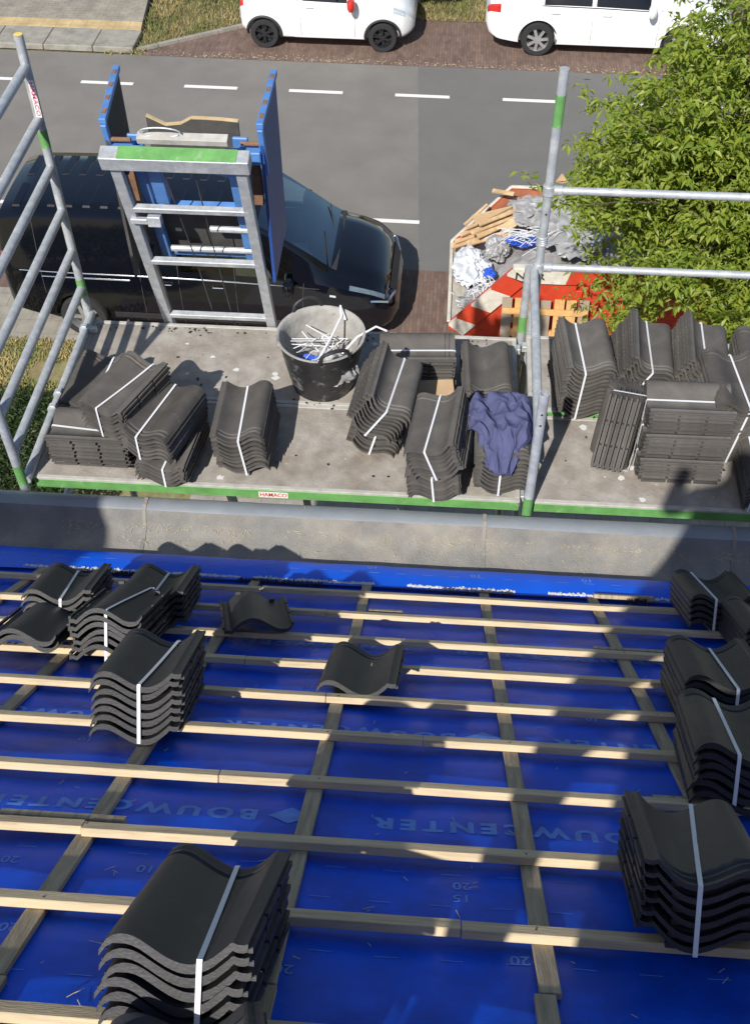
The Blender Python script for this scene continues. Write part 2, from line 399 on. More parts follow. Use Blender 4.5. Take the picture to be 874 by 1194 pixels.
def build_tree(base, label, H_, R_, crown_c, nbr, nleaf, size, lm, group=None):
    t = thing('tree', label, 'tree', base, group)
    tr = MB(); base = Vector(base); cc = Vector(crown_c)
    pts = [base.lerp(Vector((cc.x, cc.y, cc.z)), i/5)+Vector((random.gauss(0, .04), random.gauss(0, .04), 0))*(i > 0) for i in range(6)]
    tr.tube(pts, .1, 10, rs=[.13, .11, .1, .085, .07, .05])
    cl = []
    for i in range(nbr):
        # direction on a sphere, length uneven
        z = random.uniform(-.95, 1); a = random.uniform(0, 2*PI); q = math.sqrt(1-z*z)
        d = Vector((q*math.cos(a), q*math.sin(a), z))
        rr = .78+.35*noise.noise(d*1.7+Vector((5, 2, 9)))+random.uniform(-.12, .12)
        st = pts[2].lerp(pts[5], random.uniform(0.1, 1))
        tp_ = 1-.30*max(0, d.z)
        en = cc+Vector((d.x*R_*rr*tp_+max(0, d.z)*.75, d.y*R_*rr*tp_, d.z*H_*rr))
        mid = st.lerp(en, .5)+Vector((0, 0, .25))
        bp = [st, st.lerp(mid, .5)+Vector((0, 0, .06)), mid, mid.lerp(en, .5)+Vector((0, 0, .04)), en]
        if i % 2 == 0: tr.tube(bp, .02, 5, rs=[.03, .022, .016, .010, .004])
        for sub in range(9):
            f_ = random.uniform(.35, 1.02)**.7
            o = bp[0].lerp(bp[2], f_*2) if f_ < .5 else bp[2].lerp(bp[4], (f_-.5)*2)
            o = o+Vector((random.gauss(0, .16), random.gauss(0, .16), random.gauss(0, .12)))
            dv = Vector((random.gauss(0, 1)+d.x, random.gauss(0, 1)+d.y, random.gauss(0, .5)-.1)).normalized()
            m_ = nleaf//(nbr*9)
            for j in range(m_):
                cl.append(o+dv*random.uniform(0, .38)+Vector((random.gauss(0, .035), random.gauss(0, .035), -random.uniform(0, .08))))
    tr.build('trunk', M['bark'], t)
    leafmesh('crown', cl, lm, size, t)
    return t
build_tree(g(3.3, 10.8), 'bushy yellow-green street tree standing in front of the skip', 2.7, 2.15, g(2.88, 10.6, 4.12), 250, 62000, .095, M['leaf'])

def bush(name, label, cx, cy, rx, ry, h, n, lm, size, cat):
    cl = []
    for i in range(n):
        u, v = random.uniform(-1, 1), random.uniform(-1, 1)
        if u*u*u*u+v*v*v*v > 1: continue
        top = h*(.88+.16*noise.noise(Vector((cx+u*rx*2, cy+v*ry*2, 1))*1.3))
        z = top*(1-abs(random.gauss(0, .16)))
        cl.append(Vector((cx+u*rx+random.gauss(0, .03), cy+v*ry+random.gauss(0, .03), max(.05, z))))
    t = thing(name, label, cat, (cx, cy, 0))
    st = MB()
    for i in range(8):
        a = random.uniform(0, 2*PI); x0, y0 = cx+random.uniform(-.8, .8)*rx, cy+random.uniform(-.6, .6)*ry
        st.tube([(x0, y0, 0), (x0+.1*math.cos(a), y0+.1*math.sin(a), h*.5), (x0+.18*math.cos(a), y0+.18*math.sin(a), h*.82)], .02, 5, rs=[.025, .018, .008])
    st.build('stems', M['bark'], t); leafmesh('foliage', cl, lm, size, t, droop=.2)
    return t
bush('hedge', 'dark green hedge below the left end of the scaffold', -5.7, 8.9, 1.6, 1.15, .85, 22000, M['hedgeleaf'], .07, 'hedge')
q = at(505, 6, .3)
bush('shrub', 'dark shrub on the verge between the two white cars', q.x-.25, q.y+.9, .7, .7, .9, 7000, M['hedgeleaf'], .09, 'shrub')

# ================================================================== cars
def catm(P_, t):
    n = len(P_); i = int(min(max(math.floor(t), 0), n-2)); f_ = t-i
    p0 = P_[max(i-1, 0)]; p1 = P_[i]; p2 = P_[i+1]; p3 = P_[min(i+2, n-1)]
    return .5*((2*p1)+(-p0+p2)*f_+(2*p0-5*p1+4*p2-p3)*f_*f_+(-p0+3*p1-3*p2+p3)*f_**3)
class Car:
    """body lofted along x; stations: x, zlow, zbelt, ztop, half width, half width of roof"""
    def __init__(s, st, yawr, origin): s.st = np.array(st, float); s.o = Vector(origin); s.R = Matrix.Rotation(yawr, 3, 'Z')
    def sta(s, x):
        xs = s.st[:, 0]; i = int(np.clip(np.searchsorted(xs, x)-1, 0, len(xs)-2)); f_ = (x-xs[i])/(xs[i+1]-xs[i])
        lin = s.st[i]+(s.st[i+1]-s.st[i])*f_
        # monotone smoothing
        return lin*.5+catm(s.st, i+f_)*.5
    def sec(s, x):
        _, zl, zb, zt, w_, wt = s.sta(x)
        zm = zl+(zb-zl)*.52
        return [(w_*.86, zl), (w_*.965, zl+.05), (w_*.99, zl+(zm-zl)*.45), (w_, zm), (w_*.995, zm+(zb-zm)*.6), (w_*.97, zb),
                (w_*.97*.5+wt*.5+.008, zb*.5+(zt-.06)*.5), (wt, zt-.06), (wt-.06, zt-.012), (wt*.6, zt+.012), (wt*.3, zt+.022), (0, zt+.025)]
    def S(s, x, v, side=1, off=0):
        q = s.sec(x); v = min(max(v, 0), 11); i = int(min(math.floor(v), 10)); f_ = v-i
        y = q[i][0]+(q[i+1][0]-q[i][0])*f_; z = q[i][1]+(q[i+1][1]-q[i][1])*f_
        if off:
            e = .02; xa, xb = x-e, x+e
            pa = s.S(xa, v); pb = s.S(xb, v); va = s.S(x, max(v-.1, 0)); vb = s.S(x, min(v+.1, 11))
            nn = (vb-va).cross(pb-pa)
            if nn.length > 1e-9:
                nn.normalize()
                if nn.y > 0.001 or (abs(nn.y) <= .001 and nn.z < 0): nn = -nn if nn.y > .001 else -nn
                p = Vector((x, -y, z))+nn*off
                return Vector((p.x, p.y*side, p.z)) if side == 1 else Vector((p.x, -p.y, p.z))
        return Vector((x, -y*side, z))
    def W(s, p): return s.o+s.R @ Vector(p)
    def body(s, name, m_, par, wheels, wr, holes, nx=64, archw=.3):
        xs = set(np.linspace(s.st[0][0], s.st[-1][0], nx))
        for h in holes: xs |= {h[0], h[1]}
        xs = sorted(xs); vv = sorted(set([0, 1, 2, 3, 4, 5, 6, 7, 8, 9, 10, 11] + [a for h in holes for a in (h[2], h[3])]))
        # side=1 is the near (-y) side
        ring = [(v, 1) for v in vv] + [(v, -1) for v in reversed(vv) if v < 11]
        bm = bmesh.new(); R_ = []
        for x in xs: R_.append([bm.verts.new(s.S(x, v, sd)) for v, sd in ring])
        n = len(ring)
        for i in range(len(xs)-1):
            xm = (xs[i]+xs[i+1])/2
            for k_ in range(n):
                k2 = (k_+1) % n
                f_ = bm.faces.new((R_[i][k_], R_[i+1][k_], R_[i+1][k2], R_[i][k2]))
                if k2 != 0:
                    vm = (ring[k_][0]+ring[k2][0])/2
                    for h in holes:
                        if h[0] < xm < h[1] and h[2] < vm < h[3]: f_.material_index = 1
        for r_ in (R_[0], R_[-1]): bm.faces.new(r_)
        bmesh.ops.recalc_face_normals(bm, faces=bm.faces)
        me = bpy.data.meshes.new(name); bm.to_mesh(me); bm.free()
        me.materials.append(m_); me.materials.append(m_)
        ob = bpy.data.objects.new(name, me); C.objects.link(ob)
        W_ = s.sta(wheels[0])[4]
        cut = bmesh.new()
        for wx in wheels:
            for sd in (-1, 1):
                bmesh.ops.create_cone(cut, cap_ends=True, segments=40, radius1=wr*1.17, radius2=wr*1.17, depth=archw*2,
                                      matrix=Matrix.Translation((wx, sd*W_*1.0, wr*1.02)) @ Matrix.Rotation(PI/2, 4, 'X'))
        cm = bpy.data.meshes.new('c'); cut.to_mesh(cm); cut.free(); cm.materials.append(M['trimblack'])
        cob = bpy.data.objects.new('c', cm); C.objects.link(cob)
        md = ob.modifiers.new('b', 'BOOLEAN'); md.object = cob; md.operation = 'DIFFERENCE'; md.solver = 'EXACT'
        dg = bpy.context.evaluated_depsgraph_get(); dg.update()
        nm = bpy.data.meshes.new_from_object(ob.evaluated_get(dg)); bpy.data.objects.remove(cob); bpy.data.objects.remove(ob)
        bm = bmesh.new(); bm.from_mesh(nm)
        bmesh.ops.delete(bm, geom=[f_ for f_ in bm.faces if f_.material_index == 1], context='FACES')
        bm.to_mesh(nm); bm.free()
        nm.name = name; nm.materials.clear(); nm.materials.append(m_)
        for p in nm.polygons: p.material_index = 0
        nm.shade_smooth(); nm.set_sharp_from_angle(angle=math.radians(38))
        ob = bpy.data.objects.new(name, nm); C.objects.link(ob); ob.parent = par
        return ob
    def patch(s, name, m_, par, x0, x1, v0, v1, side=1, off=.004, nx=10, nv=6, both=False, thick=0, shape=None):
        mb = MB()
        if both:
            vs_ = [(v, 1) for v in np.linspace(v0, 11, nv)] + [(v, -1) for v in np.linspace(11, v0, nv)[1:]]
            mb.grid(lambda u, k_: s.S(u, vs_[k_][0], vs_[k_][1], off), list(np.linspace(x0, x1, nx)), list(range(len(vs_))))
        else:
            def fn(u, v):
                if shape: u, v = shape(u, v)
                return s.S(u, v, side, off)
            mb.grid(fn, list(np.linspace(x0, x1, nx)), list(np.linspace(v0, v1, nv)))
        return mb.build(name, m_, par, local=True, recalc=False)
    def line(s, mb, pts, side=1, r=.004, off=.001):
        P_ = []
        for (x0, v0), (x1, v1) in zip(pts, pts[1:]):
            for t_ in np.linspace(0, 1, 8): P_.append(s.S(x0+(x1-x0)*t_, v0+(v1-v0)*t_, side, off))
        mb.tube(P_, r, 5)
def wheel(par, x, y, r, m_rim, spokes, width=.2, ym=1, split=False):
    """wheel with its outside toward -y*ym"""
    wv = bpy.data.objects.new('wheel', None)
    tw = MB(); hw = width/2
    tw.lathe([(r*.66, -hw), (r*.70, -hw*1.02), (r*.93, -hw), (r*.995, -hw*.7), (r, 0), (r*.995, hw*.7), (r*.93, hw), (r*.66, hw)], (0, 0, 0), 'y', 40)
    ty = tw.build('tyre', M['tyre'], local=True)
    rm = MB()
    f_ = -hw*.8*ym
    rm.lathe([(r*.70, -hw*.95), (r*.66, -hw*.95), (r*.62, -hw*.5), (r*.62, hw*.95), (r*.68, hw*.95)], (0, 0, 0), 'y', 40)
    rm.lathe([(.001, f_-.012*ym), (r*.14, f_-.01*ym), (r*.17, f_+.02*ym)], (0, 0, 0), 'y', 20)
    for k_ in range(spokes):
        a = 2*PI*k_/spokes
        for da in ((-.1, .1) if split else (0,)):
            p0 = Vector((r*.12*math.cos(a), f_, r*.12*math.sin(a))); p1 = Vector((r*.66*math.cos(a+da*1.6), f_+.004*ym, r*.66*math.sin(a+da*1.6)))
            rm.bar(p0, p1, r*(.09 if split else .17), .02, (0, 1, 0))
    ri = rm.build('rim', m_rim, local=True)
    bk = MB().lathe([(.001, .02*ym), (r*.62, .02*ym)], (0, 0, 0), 'y', 30).build('brake_disc', M['trimblack'], local=True)
    return ty, ri, bk
def add_wheel(par, x, y, r, m_rim, spokes, ym, width=.2, split=False):
    ty, ri, bk = wheel(par, x, y, r, m_rim, spokes, width, ym, split)
    # wheel part = tyre mesh as the part, rim and disc as sub-parts
    ty.name = 'wheel'; ty.parent = par; ty.location = (x, y, r); ty.rotation_euler = (0, random.uniform(0, 1), 0)
    ri.parent = ty; bk.parent = ty

def interior(car, par, xs, xw, w_, zf, zs, col):
    b = MB()
    b.box(((xs[0]+xs[-1])/2, 0, zf), (xs[-1]-xs[0], w_*1.8, .04))
    b.build('cabin_floor', M['seat'], par, local=True)
    for x in xw:
        for y in (-w_*.48, w_*.48):
            s_ = MB(); s_.box((x, y, zf+.28), (.5, .46, .16)); s_.box((x-.24, y, zf+.62), (.14, .46, .62), Matrix.Rotation(-.2, 3, 'Y')); s_.box((x-.33, y, zf+1.0), (.1, .26, .18))
            s_.build('car_seat', M['seat'], par, local=True, bevel=.03)
def mirror(par, x, y, z, sd, m_):
    mb = MB(); mb.lathe([(0.001, -.09), (.07, -.085), (.1, -.03), (.1, .03), (.08, .07), (.001, .08)], (0, 0, 0), 'z', 14)
    mb.v = [Vector((v.x*.8, v.y*1.25, v.z*1.25)) for v in mb.v]; mb.v = [v+Vector((x, y+sd*.12, z)) for v in mb.v]
    o = mb.build('wing_mirror', m_, par, local=True)
    MB().box((x, y+sd*.02, z-.05), (.06, .14, .04)).build('mirror_arm', M['trimblack'], o, local=True)

# ---- black van, front towards +x
VO = Vector((-6.05, 12.96, 0)) ; vyaw = -.012
van = thing('van', 'black van with a ribbed roof parked beyond the scaffold', 'van', VO); van.rotation_euler.z = vyaw; van.scale.x = 1.025
vst = [(0.0, .42, 1.15, 1.72, .86, .70), (.07, .36, 1.15, 1.84, .92, .77), (.35, .30, 1.15, 1.91, .955, .81), (1.2, .27, 1.15, 1.93, .965, .82),
       (2.4, .27, 1.14, 1.93, .965, .82), (3.2, .27, 1.12, 1.91, .965, .80), (3.45, .27, 1.11, 1.87, .965, .79), (3.8, .27, 1.10, 1.66, .965, .77), (4.15, .27, 1.08, 1.42, .96, .76), (4.47, .27, 1.04, 1.19, .955, .76),
       (4.75, .27, .98, 1.11, .94, .76), (5.0, .27, .90, 1.02, .90, .72), (5.2, .27, .76, .88, .80, .62), (5.3, .32, .60, .70, .66, .50), (5.34, .38, .50, .56, .5, .36)]
vc = Car(vst, vyaw, VO)
vh = [(3.5, 4.44, 8.0, 11.01), (2.45, 3.15, 5.12, 6.85), (3.2, 3.95, 5.12, 6.75)]
vc.body('body', M['vanblack'], van, (1.0, 4.35), .335, vh)
vc.patch('windscreen', M['glass'], van, 3.5, 4.44, 8.0, 11, both=True, off=.001, nx=10, nv=7)
for sd in (1, -1):
    vc.patch('side_window', M['glassd'], van, 2.45, 3.15, 5.12, 6.85, sd, .001)
    vc.patch('side_window', M['glass'], van, 3.2, 3.95, 5.12, 6.75, sd, .001)
# tinted rear side panels, black on black
trim = MB(); 
for sd in (1, -1):
    vc.line(trim, [(.25, 4.62), (4.3, 4.62)], sd, .006, .004)
trim.build('chrome_side_line', M['chrome'], van, local=True)
rail = MB(); vc.line(rail, [(.55, 4.2), (1.75, 4.2)], 1, .006, .006); rail.build('sliding_door_rail', M['chrome'], van, local=True)
seam = MB()
for sd in (1, -1):
    for pts in ([(1.9, 1), (1.9, 7)], [(3.18, 1), (3.18, 7)], [(.55, 3), (.55, 7)], [(4.05, 1.5), (4.1, 5)], [(2.42, 1), (2.42, 7)]): vc.line(seam, pts, sd, .004, .0005)
seam.build('door_seam', M['seam'], van, local=True)
sill = MB()
for sd in (1, -1): sill.grid(lambda u, v: vc.S(u, v, sd, .006), list(np.linspace(1.45, 3.9, 12)), [0.2, .8, 1.4, 2.0])
sill.build('sill_trim', M['trimblack'], van, local=True, recalc=False)
for x in (2.25, 2.95):
    hnd = MB(); p = vc.S(x, 4.1, 1, .02); hnd.tube([p+Vector((-.08, .02, 0)), p+Vector((-.07, -.012, 0)), p+Vector((.07, -.012, 0)), p+Vector((.08, .02, 0))], .009, 6); hnd.build('door_handle', M['chrome'], van, local=True)
# roof ribs, across the roof in two rows
for k_ in range(13):
    x = .32+k_*.235
    for ya, yb in ((-.66, -.08), (.08, .66)):
        r_ = MB()
        def fn(u, v, x=x): return Vector((x+v, u, vc.sta(x)[3]+.022-.026*(abs(u)/.75)**2.2+(.017 if abs(v) < .05 and ya+.03 < u < yb-.03 else -.004)))
        r_.grid(fn, [ya, ya+.02, ya+.04]+list(np.linspace(ya+.08, yb-.08, 6))+[yb-.04, yb-.02, yb], [-.056, -.048, .048, .056])
        r_.build('roof_rib', M['vanblack'], van, local=True, recalc=False, ang=20)
for x in (1.0, 4.35):
    add_wheel(van, x, -.86, .335, M['alloy'], 5, 1, .22); add_wheel(van, x, .86, .335, M['alloy'], 5, -1, .22)
for sd in (1, -1):
    vc.patch('headlight', M['lampd'], van, 4.70, 5.16, 5.0, 5.9, sd, .006, shape=None)
    lt = MB(); vc.line(lt, [(4.98, 4.2), (5.2, 4.7)], sd, .022, .004); vc.line(lt, [(5.2, 4.7), (5.28, 7.6)], sd, .02, .004); lt.build('chrome_grille_bar', M['chrome'], van, local=True)
    vc.patch('rear_light', M['redlamp'], van, .02, .07, 4.6, 5.6, sd, .004)
bd = MB(); vc.patch('indicator', M['lamp'], van, 4.44, 4.52, 4.0, 4.2, 1, .004)
gr = MB(); gr.grid(lambda u, v: vc.S(u, v, 1 if v <= 11 else -1, .004) if v <= 11 else vc.S(u, 22-v, -1, .004), [5.22, 5.26, 5.3], list(np.linspace(7.6, 14.4, 12))); gr.build('grille', M['trimblack'], van, local=True, recalc=False)
mirror(van, 3.92, -.98, 1.12, -1, M['vanblack']); mirror(van, 3.92, .98, 1.12, 1, M['vanblack'])
wp = MB()
for ya, yb in ((-.7, -.05), (.0, .62)):
    wp.tube([Vector((4.42, ya, 1.235)), Vector((4.30, yb, 1.345))], .009, 5)
wp.build('wiper', M['trimblack'], van, local=True)
cow = MB().box((4.46, 0, 1.18), (.12, 1.4, .03)).build('cowl', M['trimblack'], van, local=True)
interior(vc, van, (2.3, 4.4), (2.95,), .8, .55, 0, None)
MB().box((4.1, 0, 1.02), (.55, 1.6, .28)).build('dashboard', M['dash'], van, local=True, bevel=.06)
tag(MB().box((4.0, -.28, 1.18), (.22, .30, .012), Matrix.Rotation(.3, 3, 'Z')).build('paper_sheet', M['paper'], van, local=True), 'white sheet of paper on the dashboard')
sw = MB(); sw.tube([Vector((3.72+.05*math.cos(a), .4+.19*math.cos(a), 1.12+.17*math.sin(a))) for a in np.linspace(0, 2*PI, 20)], .014, 6); sw.build('steering_wheel', M['trimblack'], van, local=True)
MB().box((2.34, 0, 1.2), (.04, 1.5, 1.2)).build('bulkhead', M['seat'], van, local=True)

# ---- white hatchback
def car_common(t, cst, org, wr, wx, rimm, spokes, split=False):
    pass
HO = Vector(g(-4.70, 21.80)); hat = thing('parked_car', 'small white hatchback with black wheel arches and red door mirrors, parked across the road', 'car', HO, 'white cars parked across the road'); hat.rotation_euler.z = YR
hst = [(0, .45, .72, .86, .60, .48), (.05, .34, .84, 1.1, .72, .54), (.2, .26, .92, 1.36, .79, .56), (.5, .22, .93, 1.44, .81, .575), (1.1, .20, .92, 1.47, .815, .58), (1.9, .20, .90, 1.45, .815, .58), (2.15, .20, .90, 1.38, .81, .57),
       (2.45, .20, .90, 1.18, .81, .58), (2.72, .20, .88, .99, .80, .62), (3.0, .22, .82, .92, .77, .60), (3.25, .25, .72, .80, .69, .52), (3.38, .30, .60, .66, .56, .4), (3.44, .36, .5, .54, .42, .3)]
hc = Car(hst, YR, HO)
hh = [(2.12, 2.68, 8.0, 11.01), (.55, 1.2, 5.15, 6.85), (1.28, 2.15, 5.15, 6.85)]
hc.body('body', M['white'], hat, (.50, 2.84), .285, hh, archw=.22)
hc.patch('windscreen', M['glass'], hat, 2.12, 2.68, 8, 11, both=True, off=.001, nv=7)
for sd in (1, -1):
    hc.patch('side_window', M['glassd'], hat, .55, 1.2, 5.15, 6.85, sd, .001); hc.patch('side_window', M['glassd'], hat, 1.28, 2.15, 5.15, 6.85, sd, .001)
    for wx in (.50, 2.84):
        add_wheel(hat, wx, -.715*sd, .285, M['darkrim'], 6, sd, .17, True)
        a_ = MB()
        P_ = []
        for a in np.linspace(-.15, PI+.15, 22):
            x_, z_ = wx+math.cos(a)*.345, .29+math.sin(a)*.345
            q = hc.sec(x_); yy = np.interp(z_, [c_[1] for c_ in q[:7]], [c_[0] for c_ in q[:7]])
            P_.append(Vector((x_, -sd*(yy+.002), z_)))
        a_.tube(P_, .026, 8); a_.build('wheel_arch_trim', M['trimblack'], hat, local=True)
    hc.patch('headlight', M['lamp'], hat, 3.04, 3.26, 4.6, 6.2, sd, .006); hc.patch('rear_light', M['redlamp'], hat, .03, .12, 4.4, 5.8, sd, .006)
    mirror(hat, 2.25, -.84*sd, .98, -sd, M['redpl'])
    s_ = MB()
    for pts in ([(1.24, .8), (1.24, 5.1)], [(2.3, .8), (2.3, 5)], [(1.24, .9), (2.3, .9)], [(.62, 3.4), (.55, 5.1)], [(.8, 1.2), (1.24, .9)]): hc.line(s_, pts, sd, .0035, -.0005)
    s_.build('door_seam', M['trimblack'], hat, local=True)
    p = hc.S(1.42, 4.5, sd, .015); MB().tube([p+Vector((-.08, .01*sd, 0)), p+Vector((-.06, -.008*sd, 0)), p+Vector((.06, -.008*sd, 0)), p+Vector((.08, .01*sd, 0))], .011, 6).build('door_handle', M['white'], hat, local=True)
    sk = MB(); sk.grid(lambda u, v: hc.S(u, v, sd, .005), list(np.linspace(.86, 2.48, 10)), [0, .5, .95]); sk.build('sill_trim', M['trimblack'], hat, local=True, recalc=False)
MB().box((3.38, 0, .42), (.08, .62, .16)).build('grille', M['trimblack'], hat, local=True)
interior(hc, hat, (.4, 2.5), (1.0, 1.75), .62, .35, 0, None)
MB().box((2.4, 0, .84), (.3, 1.2, .14)).build('dashboard', M['dash'], hat, local=True)

# ---- white saloon
SO = Vector(g(.13, 22.0)); sal = thing('parked_car', 'long white saloon with dark alloy wheels parked behind the tree across the road', 'car', SO, 'white cars parked across the road'); sal.rotation_euler.z = YR
sst = [(0, .50, .76, .84, .62, .5), (.06, .36, .90, .97, .76, .6), (.25, .26, .95, 1.02, .85, .66), (.6, .22, .97, 1.05, .90, .66), (1.0, .20, .97, 1.24, .905, .63), (1.45, .20, .96, 1.43, .905, .62), (2.2, .20, .95, 1.47, .905, .62), (2.9, .20, .93, 1.44, .905, .61), (3.25, .20, .93, 1.30, .905, .61),
       (3.7, .20, .91, 1.03, .90, .68), (4.1, .21, .87, .96, .88, .68), (4.5, .24, .77, .86, .80, .60), (4.7, .28, .62, .70, .68, .48), (4.80, .36, .5, .55, .5, .3)]
sc_ = Car(sst, YR, SO)
sh = [(2.95, 3.62, 8.0, 11.01), (.75, 1.4, 8.0, 11.01), (1.1, 2.0, 5.15, 6.85), (2.08, 3.1, 5.15, 6.85)]
sc_.body('body', M['white'], sal, (1.03, 3.77), .325, sh, archw=.24)
sc_.patch('windscreen', M['glass'], sal, 2.95, 3.62, 8, 11, both=True, off=.001, nv=7); sc_.patch('rear_window', M['glassd'], sal, .75, 1.4, 8, 11, both=True, off=.001, nv=7)
for sd in (1, -1):
    sc_.patch('side_window', M['glassd'], sal, 1.1, 2.0, 5.15, 6.85, sd, .001); sc_.patch('side_window', M['glassd'], sal, 2.08, 3.1, 5.15, 6.85, sd, .001)
    for wx in (1.03, 3.77): add_wheel(sal, wx, -.80*sd, .325, M['alloy'], 7, sd, .2)
    sc_.patch('headlight', M['lamp'], sal, 4.3, 4.6, 4.8, 6.4, sd, .006); sc_.patch('rear_light', M['redlamp'], sal, .03, .28, 4.0, 5.3, sd, .006)
    mirror(sal, 3.12, -.93*sd, 1.02, -sd, M['white'])
    s_ = MB()
    for pts in ([(2.04, .9), (2.04, 5.1)], [(3.3, .9), (3.3, 5)], [(1.3, .9), (3.3, .9)], [(1.3, .9), (1.15, 3), (1.0, 5.1)]): sc_.line(s_, pts, sd, .0035, -.0005)
    s_.build('door_seam', M['trimblack'], sal, local=True)
    tr_ = MB(); sc_.line(tr_, [(1.05, 5.06), (3.2, 5.06)], sd, .012, .003); tr_.build('window_trim', M['trimblack'], sal, local=True)
    for hx in (1.32, 2.3):
        p = sc_.S(hx, 4.3, sd, .015); MB().tube([p+Vector((-.09, .01*sd, 0)), p+Vector((-.07, -.01*sd, 0)), p+Vector((.07, -.01*sd, 0)), p+Vector((.09, .01*sd, 0))], .012, 6).build('door_handle', M['white'], sal, local=True)
interior(sc_, sal, (.8, 3.3), (1.5, 2.5), .66, .35, 0, None)
MB().box((3.3, 0, .86), (.35, 1.3, .14)).build('dashboard', M['dash'], sal, local=True)

# ================================================================== house roof
XL, XR = -3.4, 3.4
house = thing('house', 'house with a tiled roof being renewed, blue underlay and pine battens exposed', 'house', (0, 0, 0))
def sag(X, s):
    d = (X-.28)/.532; fx = d-math.floor(d); fx = min(fx, 1-fx)*2
    return -.005*math.sin(fx*PI/2)+.006*noise.noise(Vector((X*3.1, s*4.3, 0)))*fx+.0025*noise.noise(Vector((X*9, s*16, 4)))*min(1, fx*2)
mb = MB(); mb.grid(lambda X, s: rw(X, s, sag(X, s)), list(np.linspace(XL, XR, 160)), list(np.linspace(-2.2, 5.02, 220)))
membrane = mb.build('membrane', M['membrane'], house, ang=180)
mb = MB()
def band(X, s):
    u = (s-4.97)/.3
    return rw(X, s, .014+.045*math.sin(min(1, u*1.25)*PI/2)-.16*max(0, u-.78)**1.2+.003*noise.noise(Vector((X*5, s*9, 7))))
mb.grid(band, list(np.linspace(XL, XR, 160)), list(np.linspace(4.97, 5.27, 14)))
eave = mb.build('eave_membrane_strip', M['membrane2'], house, ang=180)
# grit along strip
gm = MB()
for i in range(2200):
    X = random.uniform(-1.95, 1.3)
    if noise.noise(Vector((X*3, 0, 0))) < -.38: continue
    s = 4.985+abs(random.gauss(0, .007)); r_ = random.uniform(.001, .0045)
    gm.box(band(X, s)+RN*random.uniform(0, .003), (r_*2.4, r_*2, r_), Matrix.Rotation(random.uniform(0, 3), 3, 'Z'))
gm.build('grit_line', M['grit'], eave, smooth=False)
mb = MB()
for i in range(420):
    X = -2.2+i*.0085
    if noise.noise(Vector((X*2.2, 3, 0))) < .05: continue
    mb.box(rw(X, 4.952+random.gauss(0, .003), .018), (.005, .012, .012+random.uniform(0, .016)), Matrix.Rotation(-ROOF+random.gauss(0, .2), 3, 'X'))
mb.build('eave_comb', M['comb'], house, smooth=False)
# writing on the membrane (upside down as seen from the ridge)
def on_membrane(V_, F_, X0, s0, up=.0035, surf=None):
    out = []
    for v in V_:
        X = X0-v.x; s = s0-v.y*-1 if False else s0+v.y
        out.append((surf(X, s) if surf else rw(X, s, sag(X, s)+up)))
    return out, F_
ROWS = []
pr = MB()
def word_row(xp, yp, shift_n, s_override=None):
    Xb, s0 = rf(xp, yp)
    for k_ in range(-shift_n, shift_n+1):
        X0 = Xb+k_*1.06
        if not -2.4 < X0 < 1.9: continue
        V_, F_ = text_verts('BOUWCENTER', .078, .0034, 1.38)
        V_ = [Vector((v.x*1.18, v.y)) if False else Vector((v.x*1.12, v.y, 0)) for v in V_]
        # word centre sits left of the B
        vv, ff = on_membrane(V_, F_, X0-.36, s0); 
        # reading direction: rotate by 180 degrees (x and y both flipped)
        vv = [rw(X0-.36-v.x, s0-v.y, sag(X0-.36-v.x, s0-v.y)+.0009) for v in V_]
        pr.add(vv, ff)
        cx = X0+.10
        P_ = [(cx-.06, s0), (cx, s0-.045), (cx+.06, s0), (cx, s0+.045)]
        pr.add([rw(a, b, sag(a, b)+.0012) for a, b in P_], [(0, 1, 2, 3)])
word_row(295, 948, 2); word_row(527, 858, 2); word_row(747, 772, 3); word_row(415, 716, 3)
# scale marks
def mark(txt, xp, yp, sz=.045, surf=None, tgt=None):
    X0, s0 = rf(xp, yp)
    V_, F_ = text_verts(txt, sz, .0006)
    tgt.add([(surf(X0-v.x, s0-v.y) if surf else rw(X0-v.x, s0-v.y, sag(X0-v.x, s0-v.y)+.0012)) for v in V_], F_)
for t_, x, y in (('20', 538, 1032), ('20', 606, 1120), ('10', 597, 1082), ('15', 538, 1046), ('20', 10, 1080), ('20', 12, 1000), ('10', 170, 1012), ('10', 520, 822), ('10', 590, 780), ('10', 360, 800), ('20', 330, 1130), ('10', 690, 838), ('10', 100, 860)):
    mark(t_, x, y, .045, None, pr)
for yp, x0, x1 in ((1108, 360, 860), (1045, 360, 700), (1130, 0, 130), (985, 20, 340), (1010, 380, 700)):
    Xa, s0 = rf(x0, yp); Xb, _ = rf(x1, yp+.065*(x1-x0)); X = Xa
    while X < Xb:
        pr.add([rw(a, b, sag(a, b)+.0012) for a, b in ((X, s0), (X+.05, s0), (X+.05, s0+.003), (X, s0+.003))], [(0, 1, 2, 3)]); X += .14
pr.build('printed_lettering', M['print'], membrane, smooth=False, recalc=False)
pe = MB()
for x, y in ((71, 651), (180, 658), (307, 666), (434, 676), (554, 685), (683, 691)):
    mark('10', x, y-1, .055, lambda a, b: band(a, b)+RN*.0012, pe)
for i in range(30):
    X = -2.1+i*.13
    pe.add([band(a, b)+RN*.0012 for a, b in ((X, 5.10), (X+.05, 5.10), (X+.05, 5.105), (X, 5.105))], [(0, 1, 2, 3)])
pe.build('printed_lettering', M['print2'], eave, smooth=False, recalc=False)
# counter battens
for X in (-2.37, -1.85, -1.335, -.815, -.28, .28, .785, 1.315, 1.85):
    for (s0, s1) in ((-2.1, 1.94+X*.06), (1.945+X*.06, 4.99)):
        j = random.gauss(0, .006)
        mb = MB(); mb.bar(rw(X+j, s0, .010), rw(X-j*.5, s1, .010), .044, .016, RN)
        mb.build('counter_batten', M['wood_c'], house, bevel=.0015)
